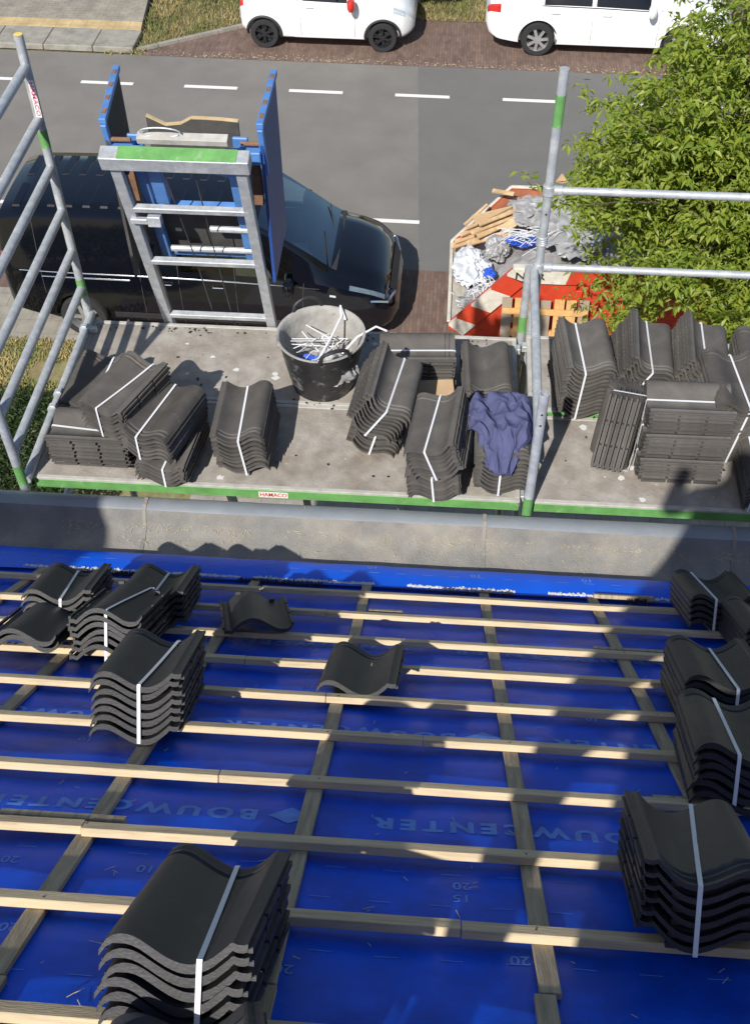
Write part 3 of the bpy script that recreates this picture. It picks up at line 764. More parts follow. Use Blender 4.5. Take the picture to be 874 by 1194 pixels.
# tile battens
SB = [4.77, 4.44, 4.10, 3.78, 3.46, 3.145, 2.82, 2.48, 2.14, 1.775, 1.42, 1.06]
BW, BH = .037, .023
for i, s in enumerate(SB):
    cut = [-.75+.9*((i*0.37) % 1), ] if i != 7 else [-.83]
    xs = [XL] + cut + [XR]
    for a, b in zip(xs, xs[1:]):
        dz = random.gauss(0, .0025); e0 = random.gauss(0, .007); e1 = random.gauss(0, .007)
        mb = MB(); n_ = 14; pts = []
        for k_ in range(n_+1):
            X = a+.001+(b-a-.002)*k_/n_; pts.append(rw(X, s+e0+(e1-e0)*k_/n_+.003*noise.noise(Vector((X*1.5, s*7, 2))), .0185+BH/2+.0015*noise.noise(Vector((X*2, s*5, 9)))))
        V_ = []
        for p in pts:
            for dy, dz_ in ((-1, -1), (1, -1), (1, 1), (-1, 1)): V_.append(p+RS*(dy*BW/2)+RN*(dz_*BH/2))
        F_ = []
        for k_ in range(n_):
            for q_ in range(4): F_.append((k_*4+q_, k_*4+(q_+1) % 4, k_*4+4+(q_+1) % 4, k_*4+4+q_))
        F_ += [(0, 1, 2, 3), (n_*4+3, n_*4+2, n_*4+1, n_*4)]
        mb.add(V_, F_); mb.build('tile_batten', M['wood'], house, bevel=.0015)
def splice(x0, x1, yp, s_off, ln_w=.03):
    Xa, s = rf(x0, yp, .04); Xb, _ = rf(x1, yp, .04)
    mb = MB(); mb.bar(rw(Xa, s+s_off, .0185+.010), rw(Xb, s+s_off, .0185+.010), ln_w*.85, .020, RN); mb.build('batten_offcut', M['wood_c'], house, bevel=.0015)
splice(0, 152, 944, .0); splice(225, 350, 763, 0.0); splice(692, 760, 692, 0); splice(692, 790, 754, 0); splice(725, 790, 828, 0); splice(762, 900, 930, 0.01); splice(0, 95, 737, 0); splice(430, 470, 710, 0)
# wood chips and straw on the foil
ch = MB()
for i in range(90):
    x, y = random.uniform(0, 870), random.uniform(700, 1190); X, s = rf(x, y)
    a = random.uniform(0, PI); l_ = random.uniform(.006, .03)
    p = rw(X, s, sag(X, s)+.004); d = Vector((math.cos(a), 0, 0))*l_+RS*math.sin(a)*l_
    ch.bar(p-d/2, p+d/2+RN*.003, .0012, .001, RN)
tag(ch.build('straw_debris', M['straw'], smooth=False), 'thin straws and splinters scattered over the blue roof underlay', 'debris', kind='stuff')

# gutter
GZ = 5.70
gprof = [(3.10, 5.80), (3.26, 5.745), (3.34, 5.715), (3.44, 5.71), (3.53, 5.72), (3.575, 5.745), (3.60, 5.79), (3.625, 5.835), (3.65, 5.848), (3.70, 5.846), (3.715, 5.835), (3.72, 5.80), (3.72, 5.45)]
def gut(name, i0, i1, m_, par):
    mb = MB(); us = list(np.linspace(XL, XR, 60))
    mb.grid(lambda X, k_: Vector((X, gprof[int(k_)][0]+.004*noise.noise(Vector((X*1.3, k_*.2, 0))), gprof[int(k_)][1]+.003*noise.noise(Vector((X*2, k_, 3))))), us, list(range(i0, i1)))
    return mb.build(name, m_, par, recalc=False, ang=60)
gt = gut('gutter', 0, 8, M['gutter'], house); lip = gut('gutter_lip', 7, 13, M['gutlip'], gt)
for x in (165, 565, 852):
    X = at(x, 604, 5.84).x; sm = MB()
    for k_ in range(0, 11):
        a, b = gprof[k_], gprof[k_+1]; sm.bar((X+random.gauss(0, .001), a[0], a[1]+.003), (X, b[0], b[1]+.003), .018, .004)
    sm.build('gutter_seam', M['gutter'], gt, smooth=False)
st = MB()
for i in range(900):
    X = random.uniform(-1.9, 1.7); 
    if noise.noise(Vector((X*4, 0, 5))) < -.3: continue
    Y = 3.575+random.gauss(0, .012) if i % 3 else 3.55+random.gauss(0, .05); z = 5.728+max(0, (Y-3.54))*.8+.006
    a = random.uniform(0, PI); l_ = .004+.02*random.random()**2.5; d = Vector((math.cos(a), math.sin(a), 0))*l_
    st.bar(Vector((X, Y, z))-d/2, Vector((X, Y, z))+d/2, .0013, .001)
tag(st.build('straw_litter', M['straw'], smooth=False), 'line of pale straw litter lying in the grey gutter', 'litter', kind='stuff')
MB().box((0, 3.2, 2.72), (2*(XR-.05), .3, 5.44)).build('wall', M['wall'], house, smooth=False)
MB().box((0, 3.35, 5.5), (2*XR, .72, .08)).build('soffit', M['trimblack'], house, smooth=False)

# ================================================================== scaffold
DZ = 5.85
XA, XB, XC_, XD = -2.10, .463, .520, 3.1
def deck(x0, x1, y0, y1, z, label):
    t = thing('scaffold_deck', label, 'deck', ((x0+x1)/2, (y0+y1)/2, z-.075), 'decks of the scaffold')
    MB().box(((x0+x1)/2, (y0+y1)/2, z-.006), (x1-x0-.05, y1-y0-.05, .012)).build('plywood_top', M['ply'], t, smooth=False)
    fr = MB()
    for yy in (y0+.0125, y1-.0125): fr.box(((x0+x1)/2, yy, z-.003), (x1-x0, .025, .014))
    for xx in (x0+.0125, x1-.0125): fr.box((xx, (y0+y1)/2, z-.004), (.025, y1-y0-.051, .014))
    fr.build('edge_strip', M['plyedge'], t, bevel=.002)
    sd = MB()
    for yy in (y0+.012, y1-.012): sd.box(((x0+x1)/2, yy, z-.0415), (x1-x0-.004, .022, .062))
    sd.build('side_rail', M['greenp'], t, bevel=.003)
    ed = MB()
    for xx in (x0+.014, x1-.014): ed.box((xx, (y0+y1)/2, z-.042), (.022, y1-y0-.05, .06))
    ed.build('end_rail', M['galv'], t, bevel=.003)
    for xx in (x0, x1):
        for yy in (y0+.07, y1-.07): MB().box((xx, yy, z-.03), (.05, .05, .04)).build('hook', M['galv'], t, bevel=.003)
    # dried mortar
    sp = MB()
    for i in range(16):
        px, py = random.uniform(x0+.1, x1-.1), random.uniform(y0+.05, y1-.05); r_ = .004+.022*random.random()**3; n_ = 11
        sp.add([(px+r_*math.cos(2*PI*k_/n_)*random.uniform(.6, 1.3), py+r_*math.sin(2*PI*k_/n_)*random.uniform(.5, 1.1), z+.0012) for k_ in range(n_)], [tuple(range(n_))])
    sp.build('mortar_spots', M['splat'], t, smooth=False, recalc=False)
    return t
YN0, YN1, YF0, YF1 = 3.80, 4.455, 4.472, 5.12
d1 = deck(XA, XB, YN0, YN1, DZ, 'left near scaffold deck with green front edge beside the gutter')
deck(XA, XB, 4.458, YF1, DZ+.003, 'left far scaffold deck carrying the black rubber tub')

deck(XC_, XD, YN0, YN1, DZ, 'right near scaffold deck with green front edge, partly in shadow')
deck(XC_, XD, YF0, YF1, DZ+.025, 'right far scaffold deck below the leafy tree')
def sticker(p, ux, uy, w_, h_, body, ink, par, nrm):
    p = Vector(p); ux = Vector(ux); uy = Vector(uy); nrm = Vector(nrm)
    mb = MB(); mb.add([p-ux*w_/2-uy*h_/2, p+ux*w_/2-uy*h_/2, p+ux*w_/2+uy*h_/2, p-ux*w_/2+uy*h_/2], [(0, 1, 2, 3)])
    s_ = mb.build('sticker', M['signwhite'], par, smooth=False, recalc=False)
    V_, F_ = text_verts(body, h_*.95, .0006)
    mw = max(v.x for v in V_)*2
    kx = w_*.92/mw
    tb = MB(); tb.add([p+ux*v.x*kx+uy*v.y+nrm*.0015 for v in V_], F_); q_ = tb.build('sticker_text', ink, None, smooth=False, recalc=False)
    q_.location -= s_.location + (par.location if par else Vector((0, 0, 0))); q_.parent = s_
p = atY(319, 581, YN0-.002)
sticker((p.x, YN0-.002, DZ-.041), (1, 0, 0), (0, 0, 1), .155, .042, 'HAMACO', M['redink'], d1, (0, -1, 0))

TR = .0245
def band_(mb_list, p0, p1, r): 
    return MB().tube([p0, p1], r, 14)
def tubes(name, segs, m_, par, r=TR):
    mb = MB()
    for s_ in segs: mb.tube(s_, r, 14)
    return mb.build(name, m_, par, ang=50)
# end frame, left
xf = -2.135; YF, YNn = 5.15, 3.75
ef = thing('end_frame', 'galvanised scaffold end frame with seven rungs at the left end of the deck', 'scaffold frame', (xf, 4.45, 0), 'frames of the scaffold')
def post(par, x, y, z0, z1, green, lab=None, open_top=False):
    mb = MB(); mb.tube([(x, y, z0), (x, y, z1)], TR, 16, caps=not open_top)
    if open_top:
        mb.tube([(x, y, z1-.25), (x, y, z1)], TR-.004, 16, caps=False)
        mb.lathe([(TR-.004, 0), (TR, 0)], (x, y, z1), 'z', 16)
    po = mb.build('post', M['galv'], par, ang=50, recalc=not open_top)
    for a, b in green: MB().tube([(x, y, a), (x, y, b)], TR+.0008, 16, caps=False).build('green_paint_band', M['greenp'], po)
    return po
pf = post(ef, xf, YF, 0, 7.59, [(6.02, 6.14), (6.99, 7.09)])
MB().lathe([(.001, .003), (TR*.92, .003)], (xf, YF, 7.59), 'z', 16).build('yellow_cap', mat('yellow_cap_plastic', (.75, .55, .12), .6), pf)
post(ef, xf, YNn, 0, 7.59, [(5.86, 6.0)])
for z in (7.43, 7.15, 6.87, 6.60, 6.335, 6.075):
    tubes('rung', [[(xf, YF, z), (xf, YNn, z)]], M['galv'], ef)
tubes('bottom_bar', [[(xf+.02, YF, 5.88), (xf+.02, YNn, 5.88)]], M['galv'], ef)
cl = MB()
for yy in (4.30, 4.42, 5.0):
    cl.tube([(xf+.02, yy-.018, 5.88), (xf+.02, yy+.018, 5.88)], .034, 12); cl.box((xf+.065, yy, 5.88), (.05, .03, .035))
cl.build('clamp', M['galv'], ef, bevel=.002)
for z in (.6, 2.2, 3.8, 5.3): tubes('rung', [[(xf, YF, z), (xf, YNn, z)]], M['galv'], ef)
# sticker down the post
sticker((xf+.014, YF-TR-.002, 7.27), (0, 0, -1), (1, 0, 0), .20, .030, 'HAMACO', M['pinkink'], ef, (0, -1, 0))
# middle frame
xm = .5405
mf = thing('middle_frame', 'galvanised scaffold frame between the two deck bays, tall post and open stub', 'scaffold frame', (xm, 4.45, 0), 'frames of the scaffold')
post(mf, xm-.048, YF, 0, 6.34, [(5.885, 6.0)])
ns = at(618, 603, DZ)
pn = post(mf, .500, 3.765, 0, 6.635, [(5.80, 5.93)], open_top=True)
for k_ in range(3): pass
for z in (.6, 2.2, 3.8, 5.3): tubes('rung', [[(xm-.04, YF, z), (xm-.04, 3.765, z)]], M['galv'], mf)
tubes('top_rung', [[(xm-.022, YF-.01, 6.335), (.500+.005, 3.79, 6.335)]], M['galv'], mf)
ho = MB()
for z in (6.52, 6.45): ho.tube([(.500, 3.765-TR-.001, z), (.500, 3.765-TR+.002, z)], .006, 8)
ho.build('pin_hole', M['comb'], pn)
gp = thing('guard_post', 'tall galvanised guard post with a green band rising behind the stacked tiles', 'post', (xm, YF, 5.3))
po = post(gp, xm+.004, YF+.003, 5.3, 7.50, [(7.20, 7.37)])
for z in (6.835, 6.345, 6.52):
    MB().tube([(xm+.004, YF+.003, z-.028), (xm+.004, YF+.003, z+.028)], .033 if z != 6.52 else .030, 14).build('collar', M['galv'], gp, bevel=.003)
ho = MB(); 
for z in (6.70, 6.10): ho.tube([(xm+.004, YF-TR+.001, z), (xm+.004, YF-TR+.004, z)], .006, 8)
ho.build('pin_hole', M['comb'], gp)
wr_ = MB()
for k_ in range(3): wr_.tube([(xm+.004+.031*math.cos(a), YF+.003+.031*math.sin(a), 6.50+k_*.012+.01*math.sin(a*1.5)) for a in np.linspace(0, 6.2, 18)], .0025, 5)
wr_.build('tie_wire', M['galv'], gp)
for z, lab in ((6.835, 'upper galvanised guard rail in front of the tree'), (6.345, 'lower galvanised guard rail in front of the tree')):
    r_ = thing('guard_rail', lab, 'rail', (xm, YF, z), 'guard rails of the right bay')
    tubes('rail', [[(xm+.035, YF, z), (3.1, YF, z+.0)]], M['galv'], r_, .0215)
    MB().tube([(xm+.03, YF, z), (xm+.075, YF, z)], .027, 14).build('rail_socket', M['galv'], r_, bevel=.002)
post2 = thing('end_frame', 'galvanised end frame at the right end of the scaffold, outside the picture', 'scaffold frame', (3.13, 4.45, 0), 'frames of the scaffold')
post(post2, 3.13, YF, 0, 7.5, []); post(post2, 3.13, 3.765, 0, 7.5, [])
for z in (7.4, 6.9, 6.345, 3.8, 2.2, .6): tubes('rung', [[(3.13, YF, z), (3.13, 3.765, z)]], M['galv'], post2)
brc = MB()
for (xa, xb) in ((xf, xm-.045), (xm-.045, 3.13)):
    for yy in (YF, 3.765): brc.tube([(xa, yy, 5.66), (xb, yy, 5.66)], .02, 10)
tag(brc.build('ledger_tubes', M['galv']), 'galvanised ledger tubes carrying the scaffold decks from below', 'ledger')
# ================================================================== tile lift
lift = thing('hoist_ladder', 'galvanised hoist ladder with green painted top bar leaning on the scaffold', 'ladder', (-1.32, 7.0, 0))
LD = Vector((0, -.301, .953))            # up along the ladder
LN = Vector((0, .953, .301))             # its outer face
BL, BR = Vector((-1.64, 5.16, 5.83)), Vector((-1.01, 5.16, 5.83))
down = 5.83/.953
for B_ in (BL, BR):
    mb = MB(); mb.bar(B_-LD*down, B_+LD*1.40, .055, .045, LN); mb.build('side_rail', M['galv'], lift, bevel=.003)
    mb = MB(); mb.bar(B_-LD*down+LN*.055, B_+LD*1.34+LN*.055, .02, .06, LN); mb.build('guide_rail', M['cable'], lift)
tb = MB(); tb.bar(BL+LD*1.42-Vector((.06, 0, 0)), BR+LD*1.42+Vector((.05, 0, 0)), .085, .085, LN); top = tb.build('top_bar', M['galv'], lift, bevel=.004)
MB().bar(BL+LD*1.4638-LN*.0+Vector((.03, 0, 0)), BR+LD*1.4638+Vector((-.01, 0, 0)), .0805, .002, LD).build('green_paint', M['greenp'], top)
for t_ in (1.06, .62, .10, -.4, -1, -1.6, -2.2, -2.8, -3.4, -4, -4.6, -5.2, -5.8):
    mb = MB(); mb.bar(BL+LD*t_-LN*.005, BR+LD*t_-LN*.005, .036, .036, LN); mb.build('rung', M['galv'], lift, bevel=.004)
mb = MB(); mb.box(BL+LD*.98+Vector((.04, -.03, 0)), (.09, .03, .03)); mb.box(BL+LD*.98+Vector((.12, -.02, 0)), (.07, .05, .06)); mb.build('clamp', M['galv'], lift, bevel=.003)
cb = MB()
cb.tube([BL+LD*1.36+Vector((.22, 0, 0))+LN*.03, BL+LD*.6+Vector((.26, 0, 0))+LN*.03, BL+LD*-2+Vector((.34, 0, 0))+LN*.03], .004, 6)
cb.tube([BL+LD*1.36+Vector((.38, 0, 0))+LN*.03, BL+LD*.6+Vector((.38, 0, 0))+LN*.03, BL+LD*-2+Vector((.42, 0, 0))+LN*.03], .004, 6)
cb.build('hoist_cable', M['cable'], lift)
tag(MB().box((-1.32, 7.08, .03), (.9, .3, .05)).build('foot_bar', M['galv'], lift, bevel=.005))
# carriage on the outer side
car = thing('hoist_carriage', 'blue hoist carriage with raised side flaps at the top of the ladder', 'hoist carriage', BL+LD*1.0+LN*.15)
O_ = (BL+BR)/2
def lp(x, t_, n_): return Vector((O_.x+x, O_.y, O_.z))+LD*t_+LN*n_
fr = MB()
for sx in (-1, 1): fr.bar(lp(.24*sx, .45, .12), lp(.24*sx, 1.36, .12), .05, .05, LN)
fr.bar(lp(-.24, 1.22, .13), lp(.0, 1.27, .13), .045, .05, LN); fr.bar(lp(0, 1.27, .13), lp(.24, 1.20, .13), .045, .05, LN)
fr.bar(lp(-.24, .92, .13), lp(.24, .92, .13), .05, .05, LN); fr.bar(lp(-.24, .52, .14), lp(.24, .52, .14), .03, .03, LN)
fr.bar(lp(-.16, 1.0, .10), lp(-.16, 1.25, .10), .07, .05, LN)
fr.build('carriage_frame', M['bluep'], car, bevel=.004)
rl = MB()
for t_, m0, m1 in ((.60, -.2, .3), (.78, .05, .3)): rl.tube([lp(m0, t_, .10), lp(m1, t_, .10)], .018, 10)
rl.build('roller', M['galv'], car)
ww = MB()
for sx in (-1, 1):
    for t_ in (.62, 1.3):
        ww.lathe([(.001, -.02), (.045, -.02), (.045, .02), (.001, .02)], (0, 0, 0), 'z', 16)
        ww.v[-64:] = [Matrix.Rotation(PI/2, 3, 'Y') @ v+lp(.30*sx, t_, .06) for v in ww.v[-64:]]
ww.build('carriage_wheel', M['trimblack'], car)
# old dark board with a broken upper edge, standing across the carriage
pts = [(-1.60, 6.90), (-1.11, 6.90), (-1.11, 7.108), (-1.20, 7.115), (-1.30, 7.118), (-1.36, 7.118), (-1.42, 7.085), (-1.50, 7.075), (-1.55, 7.10), (-1.60, 7.125)]
bp_ = MB(); bp_.prism([Vector((a, 5.26, b)) for a, b in pts], (0, .018, 0)); tb_ = bp_.build('tray_board', M['blackboard'], car, smooth=False)
ee = MB(); tp = pts[2:]
for a, b in zip(tp, tp[1:]): ee.bar((a[0], 5.269, a[1]), (b[0], 5.269, b[1]), .021, .008)
ee.build('broken_edge', M['brokenply'], tb_)
MB().bar(lp(0, .50, .185), lp(0, .86, .185), .46, .02, LN).build('tray_bed', M['blackboard'], car, smooth=False)
MB().bar(lp(-.20, 1.46, .10), lp(.25, 1.46, .10), .035, .05, LN).build('cross_board', M['plyedge'], car, bevel=.002)
cw = MB()
cw.tube([lp(-.08+.10*math.cos(a), 1.50+.03*math.sin(a), .10) for a in np.linspace(0, 5.8, 20)], .004, 6)
cw.build('cable_coil', M['galv'], car)
for sx, X, dx in ((-1, -1.72, -.06), (1, -.945, -.005)):
    ya, yb, zt_, zb_ = 4.95, 5.50, 7.26, 6.30
    fl = MB(); fl.prism([(X, ya, zt_), (X+dx, yb, zt_), (X+dx, yb, zb_+.02), (X, ya+.02, zb_)], (.016*sx, 0, 0))
    fo = fl.build('side_flap', M['bluepd'] if sx > 0 else M['blackboard'], car, smooth=False)
    rim = MB(); rim.bar((X+.008*sx, ya-.01, zt_), (X+dx+.008*sx, yb+.01, zt_), .036, .03)
    rim.bar((X+.008*sx, ya, zt_-.016), (X+.008*sx, ya+.06, zt_-.30), .034, .03, (1, 0, 0))
    rim.build('flap_rim', M['bluep'], fo, bevel=.003)
    rp = MB()
    for k_ in range(4): rp.box((X+dx*(k_+.5)/4+.008*sx, ya+(k_+.5)*(yb-ya)/4, zt_+.0165), (.02, .05, .003))
    rp.build('rust_patch', M['rust'], fo)
    xi = X+(.05 if sx < 0 else -.05)
    hg = MB(); hg.prism([(xi-.05, 4.93, 7.12), (xi+.05, 4.93, 7.12), (xi+(.05 if sx > 0 else .07), 5.02, 7.12), (xi-(.07 if sx > 0 else .05), 5.02, 7.12)], (0, 0, -.07)); hg.bar((xi-sx*.065, 5.03, 7.15), (xi-sx*.065, 5.05, 6.95), .02, .08, (1, 0, 0)); hg.build('hinge_bracket', M['bluep'], car, bevel=.005)
    rs_ = MB(); rs_.tube([(xi-.05, 4.97, 7.15), (xi+.06, 4.97, 7.15)], .012, 10); rs_.bar((xi, 5.06, 6.75), (xi, 5.02, 7.08), .05, .03, (0, 1, 0)); rs_.build('hinge_pin', M['rust'], car)

# ================================================================== roof tiles
TW, TL, TT = .275, .42, .013
_px = [0, .010, .028, .046, .068, .097, .127, .155, .185, .212, .234, .242, .25, .262, .27]
_pz = [.016, .032, .044, .047, .042, .026, .010, .002, .006, .022, .043, .050, .047, .047, .050]
def pz(x):
    i = int(np.clip(np.searchsorted(_px, x)-1, 0, len(_px)-2)); f_ = (x-_px[i])/(_px[i+1]-_px[i])
    return catm(_pz, i+f_)
def tile_mesh(name, variant=0):
    xs = sorted(set([0, .006] + list(np.linspace(.012, .234, 19)) + [.238, .243, .247, .252, .262, .266, .27])); ys = [0, .004, .03, .034, .12, .21, .30, .352, .357, .362, .367, .376, .381, .386, .391, .400, .413, .42]
    nx, ny = len(xs), len(ys)
    def top(x, y):
        z = pz(x)
        if y > .352 and .012 < x < .236:
            z -= .006 if y < .413 else 0
            if .357 <= y <= .362 or .381 <= y <= .386: z += .006
        if variant and .05 <= x <= .16 and .2 < y < .36:      # head ribs on the upside
            z += .004*(math.sin(x*2*PI/.024) > .3)
        if y < .005: z -= .002
        if x < .008: z -= .003
        return z
    V_ = []; F_ = []
    for i, x in enumerate(xs):
        for j, y in enumerate(ys): V_.append((x-TW/2, y-TL/2, top(x, y)+.0))
    for i, x in enumerate(xs):
        for j, y in enumerate(ys):
            t_ = TT if .03 < x < .24 else TT*.75
            V_.append((x-TW/2, y-TL/2, pz(x)-t_ - (.007 if y < .03 else 0)))
    o = nx*ny
    for i in range(nx-1):
        for j in range(ny-1):
            a = i*ny+j; F_.append((a, a+ny, a+ny+1, a+1)); b = o+a; F_.append((b, b+1, b+ny+1, b+ny))
    for i in range(nx-1):
        a = i*ny; F_.append((a, o+a, o+a+ny, a+ny)); a = i*ny+ny-1; F_.append((a, a+ny, o+a+ny, o+a))
    for j in range(ny-1):
        a = j; F_.append((a, a+1, o+a+1, o+a)); a = (nx-1)*ny+j; F_.append((a, o+a, o+a+1, a+1))
    mb = MB(); mb.add(V_, F_)
    # nibs below the head and lugs along the interlock
    for x in (.055, .20): mb.box((x-TW/2, TL/2-.025, pz(x)-TT-.008), (.022, .014, .012))
    for k_ in range(3):
        y = -TL/2+.075+k_*.135
        mb.box((TW/2-.003, y, .030), (.009, .122, .011)); mb.box((-TW/2+.004, y, .010), (.009, .118, .010))
    me_o = mb.build(name, M['tile'], local=True, ang=32)
    me = me_o.data; bpy.data.objects.remove(me_o)
    return me
for k_ in ('tile', 'tile_dark'):
    N = M[k_].node_tree.nodes; L = M[k_].node_tree.links; b_ = N['Principled BSDF']
    src_ = b_.inputs['Base Color'].links[0].from_socket
    oi = N.new('ShaderNodeObjectInfo'); mr_ = N.new('ShaderNodeMapRange'); mr_.inputs['To Min'].default_value = .78; mr_.inputs['To Max'].default_value = 1.28; L.new(oi.outputs['Random'], mr_.inputs[0])
    vm = N.new('ShaderNodeMix'); vm.data_type = 'RGBA'; vm.blend_type = 'MULTIPLY'; vm.inputs[0].default_value = 1
    L.new(src_, vm.inputs[6]); L.new(mr_.outputs[0], vm.inputs[7])
    n4 = N.new('ShaderNodeTexNoise'); n4.inputs['Scale'].default_value = 16; n4.inputs['Detail'].default_value = 10; n4.inputs['Roughness'].default_value = .8; n4.noise_dimensions = '4D'
    tc_ = N.new('ShaderNodeTexCoord'); L.new(tc_.outputs['Object'], n4.inputs['Vector']); m10 = N.new('ShaderNodeMath'); m10.operation = 'MULTIPLY'; m10.inputs[1].default_value = 40; L.new(oi.outputs['Random'], m10.inputs[0]); L.new(m10.outputs[0], n4.inputs['W'])
    r4 = N.new('ShaderNodeMapRange'); r4.inputs['From Min'].default_value = .60; r4.inputs['From Max'].default_value = .74; L.new(n4.outputs[0], r4.inputs[0])
    v2 = N.new('ShaderNodeMix'); v2.data_type = 'RGBA'; v2.inputs[7].default_value = (.20, .18, .16, 1) if k_ == 'tile' else (.085, .08, .075, 1)
    L.new(r4.outputs[0], v2.inputs[0]); L.new(vm.outputs[2], v2.inputs[6]); L.new(v2.outputs[2], b_.inputs['Base Color'])
TM = {}
for v_ in (0, 1):
    TM[v_] = tile_mesh('roof_tile', v_); md_ = TM[v_].copy(); md_.materials.clear(); md_.materials.append(M['tile_dark']); TM[v_+2] = md_
PITCH = .0275
def tile_at(par, loc, variant, rz=0, name='roof_tile', flip=False):
    o = bpy.data.objects.new(name, TM[variant]); C.objects.link(o); o.parent = par; o.location = loc; o.rotation_euler.z = rz
    if flip: o.rotation_euler = (0, PI, rz); o.location = Vector(loc)+Vector((0, 0, .036))
    return o
def strap_on(par, n, sx0, sx1, sh, variant, flip=False):
    """strap round the bundle lengthwise; sx0 at tail, sx1 at head"""
    mb = MB(); w_ = .0052
    H_ = (n-1)*PITCH
    def P(x, y, z): return Vector((x, y, z))
    def zt(x): return (.036-pz(TW/2-x)+TT if flip else pz(x+TW/2))+.004
    def zp(x): return zt(x)-.004
    dx, dy = sh[0]*(n-1), sh[1]*(n-1)
    rows = []
    rows.append((sx0, -TL/2-.004, -TT, 0))                      # tail bottom
    for k_ in range(n):
        rows.append((sx0+sh[0]*k_, -TL/2+sh[1]*k_-.0035, k_*PITCH+zp(sx0)-.004, 1))
    rows.append((sx0+dx, -TL/2+dy-.002, H_+zt(sx0), 2))
    for q in np.linspace(.03, .97, 14):
        x = sx0+(sx1-sx0)*q; rows.append((x+dx, -TL/2+TL*q+dy, H_+zt(x), 2))
    rows.append((sx1+dx, TL/2+dy+.004, H_+zt(sx1)-.002, 3)); rows.append((sx1, TL/2+.006, -TT, 3)); rows.append((sx0, -TL/2-.004, -TT-.001, 4))
    V_ = []; 
    for (x, y, z, s_) in rows:
        nrm = Vector((0, -1, 0)) if s_ <= 1 else (Vector((0, 0, 1)) if s_ == 2 else (Vector((0, 1, 0)) if s_ == 3 else Vector((0, 0, -1))))
        for a in (-w_, w_): V_.append(Vector((x+a, y, z))); 
        for a in (-w_, w_): V_.append(Vector((x+a, y, z))+nrm*.0015)
    F_ = []
    for k_ in range(len(rows)-1):
        b = k_*4; F_ += [(b, b+4, b+5, b+1), (b+2, b+3, b+7, b+6), (b, b+2, b+6, b+4), (b+1, b+5, b+7, b+3)]
    mb.add(V_, F_); return mb.build('strap', M['strap'], par, local=True, smooth=False)
def basis(d, up):
    d = Vector(d).normalized(); up = Vector(up); up = (up-d*up.dot(d)).normalized(); x = d.cross(up)
    return Matrix((x, d, up)).transposed()
NB = [0]
def bundle(label, topc, d, up, n, roll=0, pit=0, sh=(0, 0), strap=(.0, .0), variant=0, rot180=False, group='strapped bundles of roof tiles', jit=.003, name='tile_bundle', cat='tile bundle', flip=False):
    """topc: centre of the top tile's upper face; d: direction tail -> head; up: stacking direction"""
    R = basis(d, up)
    if rot180: R = R @ Matrix.Rotation(PI, 3, 'Z')
    R = R @ Matrix.Rotation(pit, 3, 'X') @ Matrix.Rotation(roll, 3, 'Y')
    topc = Vector(topc)
    base = topc - R @ Vector((sh[0]*(n-1), sh[1]*(n-1), (n-1)*PITCH+.032))
    t = thing(name, label, cat, base, group); t.rotation_euler = R.to_euler()
    for k_ in range(n):
        j = (random.gauss(0, jit), random.gauss(0, jit))
        tile_at(t, (sh[0]*k_+j[0], sh[1]*k_+j[1], k_*PITCH), variant, random.gauss(0, .010), flip=flip)
    if strap is not None: strap_on(t, n, strap[0], strap[1], sh, variant, flip)
    return t
def roof_bundle(label, tail, head, up, n, seat=None, **k_):
    """tail/head: picture points of the top tile's edge middles, at height up over the roof"""
    a = rf(*tail, up); b = rf(*head, up); pa, pb = rw(*a, up), rw(*b, up)
    mid = (pa+pb)/2; kw = dict(variant=2); kw.update(k_)
    return bundle(label, mid, pb-pa, RN, n, **kw)
def deck_bundle(label, tail, head, z, n, **k_):
    pa, pb = at(*tail, DZ+z), at(*head, DZ+z)
    return bundle(label, (pa+pb)/2, (pb-pa), (0, 0, 1), n, **k_)
G1 = 'strapped bundles of tiles on the battens'; G2 = 'strapped bundles of tiles on the scaffold deck'
H7 = lambda n: .042+(n-1)*PITCH+.03
# on the roof
def RB(label, tail, head, n, extra=0, **k_): return roof_bundle(label, tail, head, H7(n)+extra, n, group=G1, **k_)
RB('nearest bundle of dark tiles at the bottom left, crest on its left', (217, 1090), (258, 1002), 6, strap=(.045, .02), pit=-.12)
RB('bundle of tiles lying alone in front of the left heap, seven layers high', (160, 786), (190, 741), 7, strap=(.01, .05))
RB('bundle in the left heap whose strap crosses a rounded crest', (128, 712), (160, 684), 6, flip=True, strap=(-.0, .05), jit=.004)
RB('rear right bundle of the left heap, its long ribbed side in shade', (176, 690), (196, 664), 5, strap=(.0, .0))
RB('rear left bundle of the left heap nearest the gutter', (70, 688), (92, 663), 5, strap=(.01, -.01))
RB('large bundle at the lower right with ribs on its crest', (822, 1012), (796, 937), 6, rot180=True, variant=3, strap=(-.03, .02), pit=.10)
RB('bundle at the right edge directly behind the large ribbed one', (868, 868), (846, 818), 6, strap=(-.02, -.03))
RB('middle bundle at the right edge, strap kinked over its crest', (846, 790), (822, 750), 6, strap=(.035, .02))
RB('bundle in deep shade at the right edge closest to the gutter', (846, 700), (815, 666), 5, strap=(-.03, -.05))
RB('bundle cut off by the right edge between two shaded bundles', (912, 735), (880, 700), 5, strap=None)
RB('dark crest of a bundle peeping in at the bottom edge left of centre', (222, 1332), (219, 1247), 3, strap=None)
